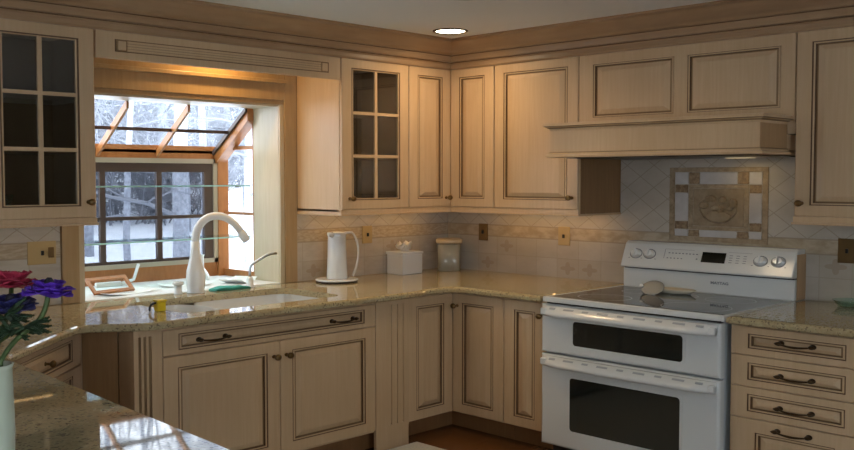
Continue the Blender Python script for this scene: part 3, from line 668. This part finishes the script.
def oven_door(z0, z1, wz0, wz1, wu0, wu1):
    m_ = MB(); P_ = lambda d, n: [FE(U0+d, n, z0+d), FE(U1-d, n, z0+d), FE(U1-d, n, z1-d), FE(U0+d, n, z1-d)]
    m_.loops([P_(0, .850), P_(0, ND-.012), P_(.004, ND-.004), P_(.012, ND)], 0, True, True)
    d = m_.build('oven_door', WHITE, t)
    def rr(u0, u1, z0, z1, r, n):
        p = []
        for cx, cy, a in ((u1-r, z1-r, 0), (u0+r, z1-r, 90), (u0+r, z0+r, 180), (u1-r, z0+r, 270)): p += arc(cx, cy, r, a, a+90, 4)
        return [FE(x, n, y) for x, y in p]
    w = MB(); w.loops([rr(wu0, wu1, wz0, wz1, .018, ND-.002), rr(wu0, wu1, wz0, wz1, .018, ND+.0015)], 0, False, True); w.build('oven_window', DARKGLASS, d)
    w = MB(); w.loops([rr(wu0-.012, wu1+.012, wz0-.009, wz1+.009, .022, ND-.002), rr(wu0-.012, wu1+.012, wz0-.009, wz1+.009, .022, ND+.0028), rr(wu0+.002, wu1-.002, wz0+.001, wz1-.001, .018, ND+.0028), rr(wu0+.002, wu1-.002, wz0+.001, wz1-.001, .018, ND-.002)], 0, False, False); w.build('window_trim', WHITE, d)
    h = MB(); zc = z1-.035; hh = .022
    prof_ = [(0, z1-.007), (.012, z1-.009), (.038, z1-.034), (.049, z1-.042), (.053, z1-.053), (.046, z1-.064), (.034, z1-.063), (.030, z1-.05), (0, z1-.040)]
    N_ = 24; rings = []
    for i in range(N_+1):
        f = i/N_; u = U0+.014+(U1-U0-.028)*f; sc_ = min(1, .35+6*min(f, 1-f)) ; bow = .012*math.sin(PI*f)
        rings.append([FE(u, ND+p*sc_+bow*(p > .01), z) for p, z in prof_])
    h.loops(rings, 0, True, True, sm=True); hd = h.build('handle', WHITE, d)
    for s in (0, 1):
        u = U0+.014 if s == 0 else U1-.05
        MB().box(FE, u, u+.036, ND-.002, ND+.03, zc-hh, zc+hh*.6).build('handle_bracket', WHITE, d, .005)
    for i in range(9):
        f = (i+.5)/9; uc = U0+.04+(U1-U0-.08)*f; n0_ = ND+.012*math.sin(PI*f)
        class TFv:
            def __call__(q, u, n, z): return FE(u, n0_+.012+.707*z+.707*n, z1-.009-.68*z+.707*n)
        hw = (.020, .034)[i % 2]; MB().box(TFv(), uc-hw, uc+hw, -.002, .0012, .010, .022).build('handle_vent', VENTG, d)
    return d
oven_door(.603, .874, .657, .793, 1.797, 2.472); oven_door(.078, .592, .180, .478, 1.778, 2.460)
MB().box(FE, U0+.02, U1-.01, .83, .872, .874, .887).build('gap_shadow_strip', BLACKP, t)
# backguard
b0, b1 = 1.618, 2.702
mb = MB(); mb.box(FE, b0+.004, b1-.004, .012, .135, .9168, 1.028); mb.build('riser', WHITE, t, .004)
MB().box(FE, b0+.01, b1-.01, .02, .13, 1.028, 1.036).build('seam', BLACKP, t)
p = [(.012, 1.036), (.168, 1.036), (.168, 1.048), (.110, 1.178), (.092, 1.192), (.012, 1.192)]
mb = MB(); mb.loops([[FE(b0, n, z) for n, z in p], [FE(b1, n, z) for n, z in p]], 0, True, True); panel = mb.build('control_panel', WHITE, t, .008, seg=3)
MB().box(FE, b1+.0005, b1+.004, .014, .120, .918, 1.165).build('end_warm_shade', WARMSHADE, t)  # thin added strip, its tan paints the warm shade on the backguard end
nrm = Vector((-(1.166-1.038), 0, .168-.110)).normalized()      # outward: -x and up
Zp = Vector((.058, 0, .128)).normalized()
FC = lambda u, d, s: FE(u, .168, 1.048) + Zp*s + nrm*d         # along the sloped face: s up, d out
class FrC:
    U = FE.U; N = nrm
    def __call__(s, u, n, z): return FC(u, n, z)
fc = FrC()
for i, (u, s) in enumerate(((1.712, .078), (1.805, .080), (2.505, .078), (2.607, .080))):
    m_ = MB(); m_.lathe(FC(u, 0, s), nrm, [(.031, 0), (.031, .003), (.026, .005), (.024, .020), (.021, .023)], 24, 0, A=tuple(Zp), sa=.85, sb=1.2); kb = m_.build('control_knob', PORC, panel)
    MB().box(fc, u-.006, u+.006, .022, .034, s-.024, s+.024).build('grip', PORC, kb, .003)
    MB().lathe(FC(u, .0002, s), nrm, [(.036, 0), (.036, .0008)], 24, 0, A=tuple(Zp), sa=.9, sb=1.2).build('knob_skirt', GREYP, kb)
MB().box(fc, 2.150, 2.296, .0, .003, .050, .112).build('display', DISPLAY, panel)
def bt(*a): MB().box(fc, *a).build('button', GREYP, panel)
for i in range(9): bt(1.930+.0225*i, 1.942+.0225*i, .0, .0012, .092, .098)
for i in range(5): bt(1.925+.023*i, 1.935+.023*i, .0, .0012, .060, .066)
bt(2.115, 2.125, 0, .0012, .062, .070)
for j in range(4):
    for i in range(3): bt(2.318+.042*i, 2.338+.042*i, .0, .0012, .056+.014*j, .0595+.014*j)
bt(1.905, 2.095, 0, .001, .118, .1195); bt(2.31, 2.45, 0, .001, .118, .1195); bt(1.904, 1.907, 0, .001, .06, .118)
for u in (1.67, 1.755, 1.85, 2.46, 2.555, 2.65): bt(u-.005, u+.005, 0, .001, .048, .052)
# maker's badge on the riser: small blocky letters
ft = bpy.data.curves.new('badge', 'FONT'); ft.body = 'MAYTAG'; ft.size = .021; ft.align_x = 'CENTER'; ft.extrude = .0006; ft.offset = .0008
fo = bpy.data.objects.new('badge', ft); C.objects.link(fo)
dg = bpy.context.evaluated_depsgraph_get(); me = bpy.data.meshes.new_from_object(fo.evaluated_get(dg)); bpy.data.objects.remove(fo)
M_ = Matrix(((0, 0, -1, -.1365), (-1.3, 0, 0, -2.262), (0, 1, 0, .972), (0, 0, 0, 1))); me.transform(M_)
me.transform(Matrix.Translation(-OFF[t.name])); me.materials.clear(); me.materials.append(GREYP)
fo = bpy.data.objects.new('badge_lettering', me); C.objects.link(fo); fo.parent = t

# spoon rest and spoon on the cooktop
t = thing('spoon_rest', 'long pale cream spoon rest dish on the black glass cooktop', 'spoon rest', FE(2.08, .26, .9147))
m_ = MB(); rr = []
for s_, z in ((.55, .0), (.75, .004), (1, .026), (.97, .028), (.72, .010), (.3, .006)): rr.append([FE(2.055+.135*s_*math.cos(a), .27+.055*s_*math.sin(a), .9148+z) for a in [2*PI*j/28 for j in range(28)]])
m_.loops(rr, 0, True, True, sm=True); m_.build('dish', plain('cream_dish', (.62, .58, .45), .25), t)
t = thing('serving_spoon', 'round grey metal spoon head lying in front of the cream spoon rest', 'spoon', FE(1.985, .37, .9147))
m_ = MB(); rr = []
cS, sS = math.cos(.85), math.sin(.85)
for s_, d_ in ((.15, .0), (.6, .001), (.95, .003), (1, .005), (.95, .006), (.6, .0045), (.2, .0035)):
    rr.append([FE(1.985+.074*s_*math.cos(a), .395-.052*s_*math.sin(a)*cS-d_*sS*.8, .9155+.052*sS+.052*s_*math.sin(a)*sS-d_*cS*.8) for a in [2*PI*j/24 for j in range(24)]])
m_.loops(rr, 0, True, True, sm=True); m_.build('spoon_bowl', plain('dull_metal', (.22, .23, .23), .5, .4), t)
m_ = MB(); m_.tube([FE(1.925, .395, .950), FE(1.905, .385, .957), FE(1.885, .35, .950), FE(1.865, .28, .925)], [.010, .011, .010, .009], 8); m_.build('spoon_handle', PLAST, t)

# ------------------------------------------------------------------ things on the counter
CTE = CT+.0005
t = thing('carafe_tray', 'round white tray with dark base under the white carafe', 'tray', (-1.24, -.19, CT))
MB().lathe((-1.235, -.19, CT), (0, 0, 1), [(.130, 0), (.134, .004), (.134, .009)], 32).build('tray_foot', BLACKP, t)
MB().lathe((-1.235, -.19, CT), (0, 0, 1), [(.132, .009), (.140, .015), (.138, .021), (.128, .022)], 32).build('tray_plate', PORC, t)
t = thing('carafe', 'tall slim white carafe with a thin tall looped handle by the window trim', 'carafe', (-1.25, -.19, CT+.0222))
q = Vector((-1.232, -.19, CT+.0222))
MB().lathe(q, (0, 0, 1), [(.066, 0), (.068, .006), (.061, .15), (.058, .27), (.060, .285)], 28).build('carafe_body', PORC, t)
MB().lathe(q+Vector((0, 0, .285)), (0, 0, 1), [(.061, 0), (.063, .004), (.060, .010), (.03, .014)], 28).build('carafe_lid', PLAST, t)
MB().tube([q+Vector((-.055, -.02, .282)), q+Vector((-.085, -.03, .290)), q+Vector((-.10, -.035, .285))], [.018, .012, .008], 8).build('spout', PORC, t)
e = Vector((.155, -.01, 0)).normalized()
MB().tube([q+e*.06+Vector((0, 0, .290)), q+e*.10+Vector((0, 0, .291))]+bez(q+e*.12+Vector((0, 0, .29)), q+e*.175+Vector((0, 0, .25)), q+e*.20+Vector((0, 0, .12)), q+e*.125+Vector((0, 0, .006)), 12), .0075, 8).build('handle', PORC, t)
t = thing('tissue_box', 'square white tissue box with a tissue popping out, before the tiles', 'tissue box', (-.53, -.10, CT))
bx0, bx1, by0, by1, bz = -.645, -.455, -.185, -.025, CT+.155
MB().box(WD, bx0, bx1, by0, by1, CT, bz-.018).build('box_body', BOXM, t, .004); MB().box(WD, bx0-.006, bx1+.006, by0-.006, by1+.006, bz-.018, bz).build('box_cover', BOXM, t, .004)
rnd = random.Random(3); m_ = MB(); rr = []; cx_, cy_ = (bx0+bx1)/2, (by0+by1)/2
for i, (s_, z) in enumerate(((.030, -.001), (.032, .010), (.046, .026), (.060, .040), (.066, .056))):
    rr.append([Vector((cx_+s_*math.cos(2*PI*j/20)*(1+.30*math.sin(j*2.1+i)*(i > 1)), cy_+s_*.55*math.sin(2*PI*j/20)*(1+.3*math.cos(j*1.7+i)*(i > 1)), bz+z+(i > 1)*.018*math.sin(j*1.9+.6*i))) for j in range(20)])
rr.append([v.lerp(Vector((cx_, cy_, bz+.03)), .75) for v in rr[-1]])
m_.loops(rr, 0, True, True, sm=True); m_.build('tissue', PAPER, t)
t = thing('storage_canister', 'clear rounded storage canister with a cream lid standing in the corner', 'canister', (-.17, -.17, CT))
def sq(r, n=32, e=.55): return [(r*math.copysign(abs(math.cos(a))**e, math.cos(a)), r*math.copysign(abs(math.sin(a))**e, math.sin(a))) for a in [2*PI*j/n for j in range(n)]]
cs = PI/4
def rot45(p, z): return Vector((-.165+p[0]*math.cos(cs)-p[1]*math.sin(cs), -.165+p[0]*math.sin(cs)+p[1]*math.cos(cs), z))
m_ = MB(); m_.loops([[rot45(p, z) for p in sq(r_)] for r_, z in ((.078, CT), (.082, CT+.006), (.085, CT+.20), (.080, CT+.20), (.077, CT+.012))], 0, True, True, sm=True); m_.build('canister_body', plain('clear_frosted', (.42, .42, .36), .18, 0, Transmission_Weight=.3), t)
m_ = MB(); m_.loops([[rot45(p, z) for p in sq(r_)] for r_, z in ((.091, CT+.198), (.094, CT+.204), (.094, CT+.222), (.080, CT+.230))], 0, True, True, sm=True); m_.build('lid', LIDM, t)
# glass dish at the right edge
t = thing('glass_dish', 'small clear glass dish on the granite right of the range', 'dish', FE(2.98, .12, CT))
m_ = MB(); m_.lathe(FE(3.0, .14, CT), (0, 0, 1), [(.06, 0), (.064, .004), (.085, .03), (.094, .036), (.090, .036), (.06, .008)], 28); m_.build('dish_bowl', SHELFG, t)

# outlets
def outlet(fr, u, z, w, h, label, mats, kind):
    t = thing('wall_outlet', label, 'outlet', fr(u, .008, z))
    MB().box(fr, u-w/2, u+w/2, .0083, .015, z-h/2, z+h/2).build('cover_plate', mats, t, .003)
    if kind == 'switch': MB().box(fr, u-.007, u+.007, .015, .026, z-.012, z+.012).build('toggle', BLACKP, t, .002)
    else:
        for s in (-1, 1): MB().box(fr, u-.018, u+.018, .015, .018, z+s*.026-.016, z+s*.026+.016).build('receptacle', BLACKP if kind == 'd' else PLATE, t, .003)
    return t
outlet(FW, -.816, 1.192, .09, .12, 'brass wall plate with a dark toggle between carafe and tissue box', PLATE2, 'switch')
outlet(FE, .360, 1.192, .085, .12, 'brass wall plate with a toggle on the range wall near the corner canister', PLATE, 'switch')
outlet(FE, 1.076, 1.192, .095, .125, 'bronze wall plate with a dark toggle left of the range', PLATE2, 'switch')
outlet(FE, 2.925, 1.192, .10, .13, 'bronze wall plate at the right edge above the short counter', PLATE, 'switch')
t = outlet(FW, -3.062, 1.192, .15, .12, 'wide double wall plate under the left glass cabinet', PLATE2, 'switch')
MB().box(FW, -3.030, -3.000, .015, .019, 1.165, 1.22).build('receptacle', PLATE, t, .003)

# things on the window sill
SZ = .918
t = thing('picture_frame', 'small empty wooden frame lying tilted on the window sill at left', 'frame', (-2.66, .2, SZ))
fr_ = Fr((-2.70, .16, SZ+.006), (math.cos(.15), math.sin(.15), 0), (-math.sin(.15)*.75, math.cos(.15)*.75, .66))
class TF:
    U = fr_.U; N = fr_.N
    def __call__(s, u, n, z): return fr_.o+fr_.U*u+fr_.N*n+Vector((math.sin(.15)*.66*z, -math.cos(.15)*.66*z, .75*z))
tf = TF()
for a in ((0, .27, 0, .022), (0, .27, .10, .122), (0, .022, .022, .10), (.248, .27, .022, .10)): MB().box(tf, a[0], a[1], a[2], a[3], 0, .014).build('frame_rail', PINE, t, .002)
t = thing('bottle_brush', 'thin cream bottle brush leaning on the sill rail left of the faucet', 'brush', (-2.3, .5, SZ))
MB().tube([(-2.335, .55, SZ+.012), (-2.24, .57, SZ+.03), (-2.19, .60, SZ+.12)], [.012, .010, .010], 8).build('brush_handle', PLAST, t)
MB().box(WD, -2.50, -2.335, .54, .565, SZ, SZ+.03).build('brush_head', PLAST, t, .006)
t = thing('bud_vase', 'small white bud vase on the window sill right of the faucet', 'vase', (-1.86, .45, SZ))
MB().lathe((-1.80, .50, SZ), (0, 0, 1), [(.05, 0), (.055, .02), (.04, .05), (.018, .08), (.016, .15), (.022, .165)], 18).build('vase_body', PORC, t)
for i, (x, y, a, L, W_, lb) in enumerate(((-2.50, .20, .2, .34, .2, 'white sheet of paper on the window sill beside the wooden frame'), (-2.05, .30, -.3, .30, .2, 'white sheet of paper on the window sill behind the faucet'), (-1.72, .20, .5, .22, .16, 'curled white paper on the window sill near the filter tap'))):
    m_ = MB(); rr = []
    for j in range(9):
        f = j/8-.5; row = []
        for s in (-1, 1):
            lx, ly = L*f, W_*s/2; row.append((x+lx*math.cos(a)-ly*math.sin(a), y+lx*math.sin(a)+ly*math.cos(a), SZ+.002+.05*f*f*(1 if i < 2 else 2.2)))
        row += [(p_[0], p_[1], p_[2]-.0015) for p_ in row[::-1]]; rr.append(row)
    m_.loops(rr, 0, True, True); tag(m_.build('paper_sheet', PAPER), lb, 'paper')

# ------------------------------------------------------------------ flowers
t = thing('flower_vase', 'slim pale green vase on the foreground counter at the left picture edge', 'vase', (-4.385, -2.84, CT))
VX, VY = -4.385, -2.84
MB().lathe((VX, VY, CT), (0, 0, 1), [(.040, 0), (.043, .01), (.046, .14), (.043, .262), (.046, .272), (.040, .272), (.038, .15), (.036, .02)], 28).build('vase_body', VASEM, t)
fwd = Vector((.709, .705, 0)); rgt = Vector((.705, -.709, 0))
CAMP = Vector((-5.1513, -4.9, 1.578))
def at(px, py, dist):
    """A place in the room seen at this pixel, this far ahead of the camera."""
    f = 954.96; v = fwd*1.0 + rgt*((px-427)/f) + Vector((0, 0, -(py-178)/f)); return CAMP+v*dist
def anemone(name, label, base, mouth, head, tilt, rad, mat, seed, np_=11):
    rnd = random.Random(seed); t = thing(name, label, 'flower', base)
    up = Vector(tilt).normalized(); a = up.orthogonal().normalized(); b = up.cross(a)
    c = Vector(head)
    MB().tube([Vector(base)]+bez(Vector(mouth), Vector(mouth).lerp(c, .45)+Vector((0, 0, .02)), c-up*.10, c, 10), .0055, 8).build('stem', STEM, t)
    for n_, ln0, lift, ph in ((7, 1.0, .16, 0), (7, .88, .42, .45), (6, .62, .95, .2)):
        for i in range(n_):
            th = 2*PI*i/n_+ph+rnd.uniform(-.1, .1); ln = rad*ln0*rnd.uniform(.92, 1.08)
            d = a*math.cos(th)+b*math.sin(th); s = up.cross(d); rr = []
            for q in range(8):
                f = q/7; w = ln*1.15*math.sin(PI*(.08+f*.62))**.8; row = []
                for r_ in range(7):
                    g_ = r_/6-.5
                    row.append(c+d*(ln*(.06+f*.94)-ln*1.1*g_*g_*f**3)+s*(w*g_*(1-.25*f**5))+up*(ln*lift*(f**.9)-ln*.16*f**3+(g_*g_)*w*.35-.012+rnd.uniform(-.0012, .0012)))
                row += [p_-up*.002 for p_ in row[::-1]]; rr.append(row)
            m_ = MB(); m_.loops(rr, 0, True, True, sm=True); m_.build('petal', mat, t)
    MB().lathe(c, up, [(rad*.12, -.006), (rad*.2, .006), (rad*.18, .016), (rad*.08, .024)], 14).build('flower_centre', BLACKC, t)
    return t
def leafage(p, parent, seed, dirn, size):
    rnd = random.Random(seed); m_ = MB()
    for i in range(16):
        th = rnd.uniform(-1.5, 1.5); d = Vector(dirn)*math.cos(th)+rgt*math.sin(th)*rnd.choice((-1, 1))*.9+Vector((0, 0, rnd.uniform(-.35, .4)))+fwd*rnd.uniform(-.6, .6); d.normalize()
        L = size*rnd.uniform(.6, 1.1); s = d.cross(Vector((0, 0, 1))).normalized(); up = s.cross(d)
        for k_ in range(7):
            f = .25+.75*k_/6; o = p+d*(L*f)+up*(-.25*L*f*f)
            for sg in (-1, 1):
                tip = o+(d*.55+s*sg*.8).normalized()*L*.26*(1.15-f*.6); w = d*.006
                m_.add([o-w, o+w, tip+w*.3, tip-w*.3, o-w+up*.003, o+w+up*.003], [(0, 1, 2, 3), (4, 5, 2, 3), (0, 3, 4), (1, 2, 5)])
        m_.tube([p, p+d*L*.5+up*(-.06*L), p+d*L+up*(-.25*L)], .003, 5)
    return m_.build('leaves', LEAF, parent)
vm = Vector((VX, VY, CT+.278))
t1 = anemone('anemone', 'bright purple anemone leaning right out of the pale green vase', (VX+.012, VY-.006, CT+.02), vm+rgt*.022, at(47, 289, 2.0), Vector((0, 0, 1))+rgt*.06+fwd*.06, .058, PURPLE, 1)
leafage(at(22, 328, 1.98), t1, 2, rgt*.5+Vector((0, 0, .1)), .045)
t2 = anemone('anemone', 'dark indigo anemone hanging low over the vase, behind the purple bloom', (VX-.012, VY+.008, CT+.02), vm-rgt*.012+fwd*.01, at(9, 305, 2.08), Vector((0, 0, 1))-rgt*.12-fwd*.15, .058, BLUEP, 3)
leafage(at(8, 332, 2.0), t2, 5, -rgt*.3+Vector((0, 0, .3)), .05)
t3 = anemone('anemone', 'red anemone at the left picture edge, behind the purple bloom', (VX+.004, VY+.02, CT+.02), vm+fwd*.022, at(10, 282, 2.14), Vector((0, 0, 1))+fwd*.12, .068, REDP, 4)
leafage(at(4, 318, 2.02), t3, 8, Vector((0, 0, 1))*.3+rgt*.3, .05)

# rug
RG = [(-1.215, -.90), (-1.215, -2.6), (-2.75, -2.6), (-2.75, -.90)]
m_ = MB(); m_.prism(RG, .0, .014); tag(m_.build('floor_rug', RUGM, None, .005), 'pale grey rug on the wooden floor in front of the sink cabinet', 'rug')

# ------------------------------------------------------------------ ceiling lights
def downlight(x, y, label):
    t = thing('recessed_light', label, 'ceiling light', (x, y, 2.475))
    m_ = MB(); m_.lathe((x, y, 2.475), (0, 0, -1), [(.108, 0), (.108, .004), (.100, .008), (.090, .006), (.090, .001)], 32, cap0=False, cap1=False); m_.build('trim_ring', IRONB, t)
    m_ = MB(); m_.lathe((x, y, 2.475), (0, 0, -1), [(.091, .001), (.091, .003), (.05, .005)], 32); m_.build('lamp_lens', LAMP, t)
    return t
downlight(-.885, -.86, 'glowing recessed ceiling light in the corner above the cabinets')
downlight(-1.665, -1.70, 'recessed ceiling light at the top picture edge, nearest the camera')
def area(name, loc, rot, size, power, col, spread=PI, shape='DISK', sy=None):
    l = bpy.data.lights.new(name, 'AREA'); l.energy = power; l.color = col; l.shape = shape; l.size = size; l.spread = spread
    if sy: l.size_y = sy
    o = bpy.data.objects.new(name, l); C.objects.link(o); o.location = loc; o.rotation_euler = rot; return o
area('downlight_lamp', (-.885, -.86, 2.462), (0, 0, 0), .17, LP['corner'], (1, .66, .34), 2.7)
area('downlight_lamp', (-1.665, -1.70, 2.462), (0, 0, 0), .17, LP['mid'], (1, .76, .48), 2.7)
area('hood_bulb', tuple(FE(2.40, .18, 1.680)), (0, 0, 0), .10, .35, (1, .72, .36))
# puck light behind the valance
t = thing('ceiling_puck_light', 'small round warm puck light fixed behind the window valance', 'light', (-2.05, -.20, 2.46))
m_ = MB(); m_.lathe((-2.05, -.20, 2.475), (0, 0, -1), [(.04, 0), (.04, .012), (.034, .014)], 20); m_.build('puck_body', IRONB, t)
area('puck_lamp', (-2.05, -.20, 2.455), (0, 0, 0), .07, LP['puck'], (1, .60, .22), 2.9)

def under_light(fr, u, n, label, ln=.5, pw=1):
    t = thing('under_cabinet_light', label, 'light', fr(u, n, 1.372), 'slim lights under the wall cabinets')
    MB().box(fr, u-ln/2, u+ln/2, n-.02, n+.02, 1.360, 1.3717).build('light_bar', PLAST, t, .003)
    c = fr(u, n, 1.357); U = fr.U
    a = area('under_cabinet_lamp', c, (0, 0, 0 if abs(U.x) > .5 else PI/2), ln*.9, LP['under']*pw, (1, .58, .22), PI, 'RECTANGLE', .025)
under_light(FW, -1.13, .14, 'slim warm light bar under the glass cabinet above the carafe')
under_light(FW, -.55, .14, 'slim warm light bar under the corner cabinet above the tissue box')
under_light(FE, .75, .14, 'slim warm light bar under the corner cabinet beside the range wall')
under_light(FE, 1.22, .14, 'slim warm light bar under the wide door cabinet left of the hood')
under_light(FW, -3.3, .14, 'slim warm light bar under the left glass cabinet by the double wall plate', pw=.15)

# ------------------------------------------------------------------ outdoors
m_ = MB(); rr = []; N_ = 60
gx = lambda i: -30+110*i/N_; gy = lambda j: .75+90*j/N_
def gz(x, y):
    d = max(0, y-4); return -1.0 - .2*math.exp(-((y-8)/9)**2) + .004*d*d*(d < 45)+(.004*45*45 if d >= 45 else 0) + .15*math.sin(x*.4+1)*math.sin(y*.3) - .0
for j in range(N_+1): rr.append([(gx(i), gy(j), gz(gx(i), gy(j))) for i in range(N_+1)])
m_.loops(rr, 0, False, False, closed=False, sm=True); struct(m_.build('ground', SNOW))
def tree_mesh(seed, h, r0, nb):
    rnd = random.Random(seed); m_ = MB()
    P = []; p = Vector((0, 0, -.4)); d = Vector((rnd.uniform(-.05, .05), rnd.uniform(-.05, .05), 1))
    for i in range(9): P.append(p.copy()); p += d*(h/8); d += Vector((rnd.uniform(-.08, .08), rnd.uniform(-.08, .08), 0)); d.normalize()
    m_.tube(P, [r0*(1-.92*i/8)+.01 for i in range(9)], 8, 0)
    def branch(p, d, L, r, lev):
        pts = [p]; q = p.copy(); dd = d.copy()
        for i in range(4): q = q+dd*(L/4); dd = (dd+Vector((rnd.uniform(-.3, .3), rnd.uniform(-.3, .3), rnd.uniform(-.2, .25)))).normalized(); pts.append(q.copy())
        m_.tube(pts, [r, r*.8, r*.6, r*.4, r*.2], 4 if lev < 2 else 3, 1, False)
        if lev < 3:
            for i in range(5 if lev == 0 else 4):
                k_ = rnd.randint(1, 4); nd = (dd*.5+Vector((rnd.uniform(-1, 1), rnd.uniform(-1, 1), rnd.uniform(-.5, .7)))).normalized()
                branch(pts[k_], nd, L*rnd.uniform(.35, .6), r*.5, lev+1)
    for i in range(nb):
        f = rnd.uniform(.12, .98); k_ = min(7, int(f*8)); p = P[k_].lerp(P[k_+1], f*8-k_); a = rnd.uniform(0, 2*PI)
        branch(p, Vector((math.cos(a), math.sin(a), rnd.uniform(-.15, .6))).normalized(), h*rnd.uniform(.16, .30)*(1.15-f*.6), r0*.26*(1-f*.7)+.010, 0)
    return m_
protos = []
for i in range(4):
    o = tree_mesh(40+i, 12+1.5*i, (.17, .085, .10, .12)[i], 17).build('bare_tree', [BARK, TWIG]); protos.append(o)
spots = [(4.23, 11.0), (4.54, 13.5), (7.95, 16.0), (5.6, 17.5), (7.78, 14.0), (10.1, 22.0)]
rnd = random.Random(12)
while len(spots) < 60:
    y = 16+rnd.random()**.8*40; c0 = -5.15+(y+4.9)*.62; x = c0+rnd.uniform(-.42, .46)*(y+6)
    if all((x-a)**2+(y-b)**2 > 2.2 for a, b in spots): spots.append((x, y))
words = ['forked', 'slim', 'thick trunked', 'twiggy']
for i, (x, y) in enumerate(spots):
    o = protos[i] if i < 4 else protos[1+i % 3].copy()
    if i >= 4: C.objects.link(o)
    o.location = (x, y, gz(x, y)); o.rotation_euler = (0, 0, rnd.uniform(0, 6.28)); s_ = rnd.uniform(.8, 1.25) if i else 1.0; o.scale = (s_, s_, s_)
    if i < 6: lb = ['bare %s tree close to the garden window, %s' % (words[i % 4], w_) for w_ in [['left of the faucet', 'above the faucet spout', 'near the window corner', 'at the right side pane', 'at the far left of the glass', 'behind the middle mullion'][i]]][0]; tag(o, lb, 'tree', 'bare trees nearest the window')
    else: tag(o, 'bare grey tree deep in the snowy wood far beyond the garden window', 'tree', 'bare trees of the snowy wood')

def shrub_mesh(seed):
    rnd = random.Random(seed); m_ = MB()
    for k_ in range(16):
        p = Vector((rnd.uniform(-.5, .5), rnd.uniform(-.5, .5), -.2)); d = Vector((rnd.uniform(-.7, .7), rnd.uniform(-.7, .7), 1)).normalized(); pts = [p.copy()]
        for i in range(6):
            p = p+d*.45; d = (d+Vector((rnd.uniform(-.35, .35), rnd.uniform(-.35, .35), rnd.uniform(-.25, .1)))).normalized(); pts.append(p.copy())
            for q_ in range(3):
                e_ = (d*.4+Vector((rnd.uniform(-1, 1), rnd.uniform(-1, 1), rnd.uniform(-.5, .6)))).normalized(); L = rnd.uniform(.3, 1.0)
                a_ = p+e_*L*.5; b_ = a_+(e_+Vector((rnd.uniform(-.4, .4), rnd.uniform(-.4, .4), rnd.uniform(-.3, .2))))*L*.5
                m_.tube([p, a_, b_], [.009, .007, .003], 3, 0, False)
                for r_ in range(2): m_.tube([a_, a_+(e_+Vector((rnd.uniform(-1, 1), rnd.uniform(-1, 1), rnd.uniform(-.6, .6))))*L*.4], [.005, .002], 3, 0, False)
        m_.tube(pts, [.022, .019, .016, .013, .010, .008, .004], 4, 0, False)
    return m_
SH = [shrub_mesh(90+i).build('bare_shrub', [TWIG]) for i in range(3)]; rnd = random.Random(31); n_s = 0
while n_s < 60:
    y = 21+rnd.random()*20; c0 = -5.15+(y+4.9)*.62; x = c0+rnd.uniform(-.30, .42)*(y+6)
    o = SH[n_s] if n_s < 3 else SH[n_s % 3].copy()
    if n_s >= 3: C.objects.link(o)
    o.location = (x, y, gz(x, y)); o.rotation_euler = (0, 0, rnd.uniform(0, 6.28)); s_ = rnd.uniform(.9, 1.6); o.scale = (s_, s_, s_*1.1); n_s += 1
    tag(o, 'bare twiggy shrub standing in the snow below the trees outside', 'shrub', 'bare shrubs in the snow')

# ------------------------------------------------------------------ sky
w = bpy.data.worlds.new('overcast'); SC.world = w; w.use_nodes = True; nt = w.node_tree
bg = nt.nodes['Background']; tc = nt.nodes.new('ShaderNodeTexCoord'); sp = nt.nodes.new('ShaderNodeSeparateXYZ'); nt.links.new(tc.outputs['Generated'], sp.inputs[0])
r = ramp(nt, [(.0, (.80, .88, 1.0)), (.5, (.86, .93, 1.0)), (1, (.74, .86, 1.0))]); nt.links.new(sp.outputs[2], r.inputs['Fac']); nt.links.new(r.outputs['Color'], bg.inputs['Color'])
bg.inputs['Strength'].default_value = LP['sky']
# fill lamps added in the rear windows, on top of the sky light
for loc, d_, sx, e_ in (((-4.5, SY-.03, 1.5), (0, 1, -.05), 2.0, LP['south']), ((WX-.03, -5.4, 1.5), (1, 0, -.05), 1.8, LP['west'])):
    a = area('window_fill', loc, (0, 0, 0), sx, e_*sx, (.95, .98, 1), PI, 'RECTANGLE', 1.4); a.rotation_euler = Vector(d_).to_track_quat('-Z', 'Y').to_euler()

# ------------------------------------------------------------------ camera
cam = bpy.data.cameras.new('camera'); co = bpy.data.objects.new('camera', cam); C.objects.link(co); SC.camera = co
yaw, pit, rol, f = .78252, -.0491, -.00035, 954.96
fw_ = Vector((math.cos(yaw)*math.cos(pit), math.sin(yaw)*math.cos(pit), math.sin(pit))); r0 = Vector((math.sin(yaw), -math.cos(yaw), 0)); u0 = r0.cross(fw_)
rr_ = r0*math.cos(rol)+u0*math.sin(rol); uu_ = rr_.cross(fw_)
co.matrix_world = Matrix(((rr_.x, uu_.x, -fw_.x, CAMP.x), (rr_.y, uu_.y, -fw_.y, CAMP.y), (rr_.z, uu_.z, -fw_.z, CAMP.z), (0, 0, 0, 1)))
cam.sensor_width = 36; cam.sensor_fit = 'HORIZONTAL'; cam.lens = f*36/854; cam.clip_start = .02; cam.clip_end = 300
vs = SC.view_settings; vs.view_transform = 'Standard'; vs.look = 'None'; vs.gamma = 1; vs.use_curve_mapping = False; vs.exposure = LP['exposure']
try: SC.cycles.use_denoising = True
except Exception: pass
SC.cycles.max_bounces = 10; SC.cycles.transparent_max_bounces = 16
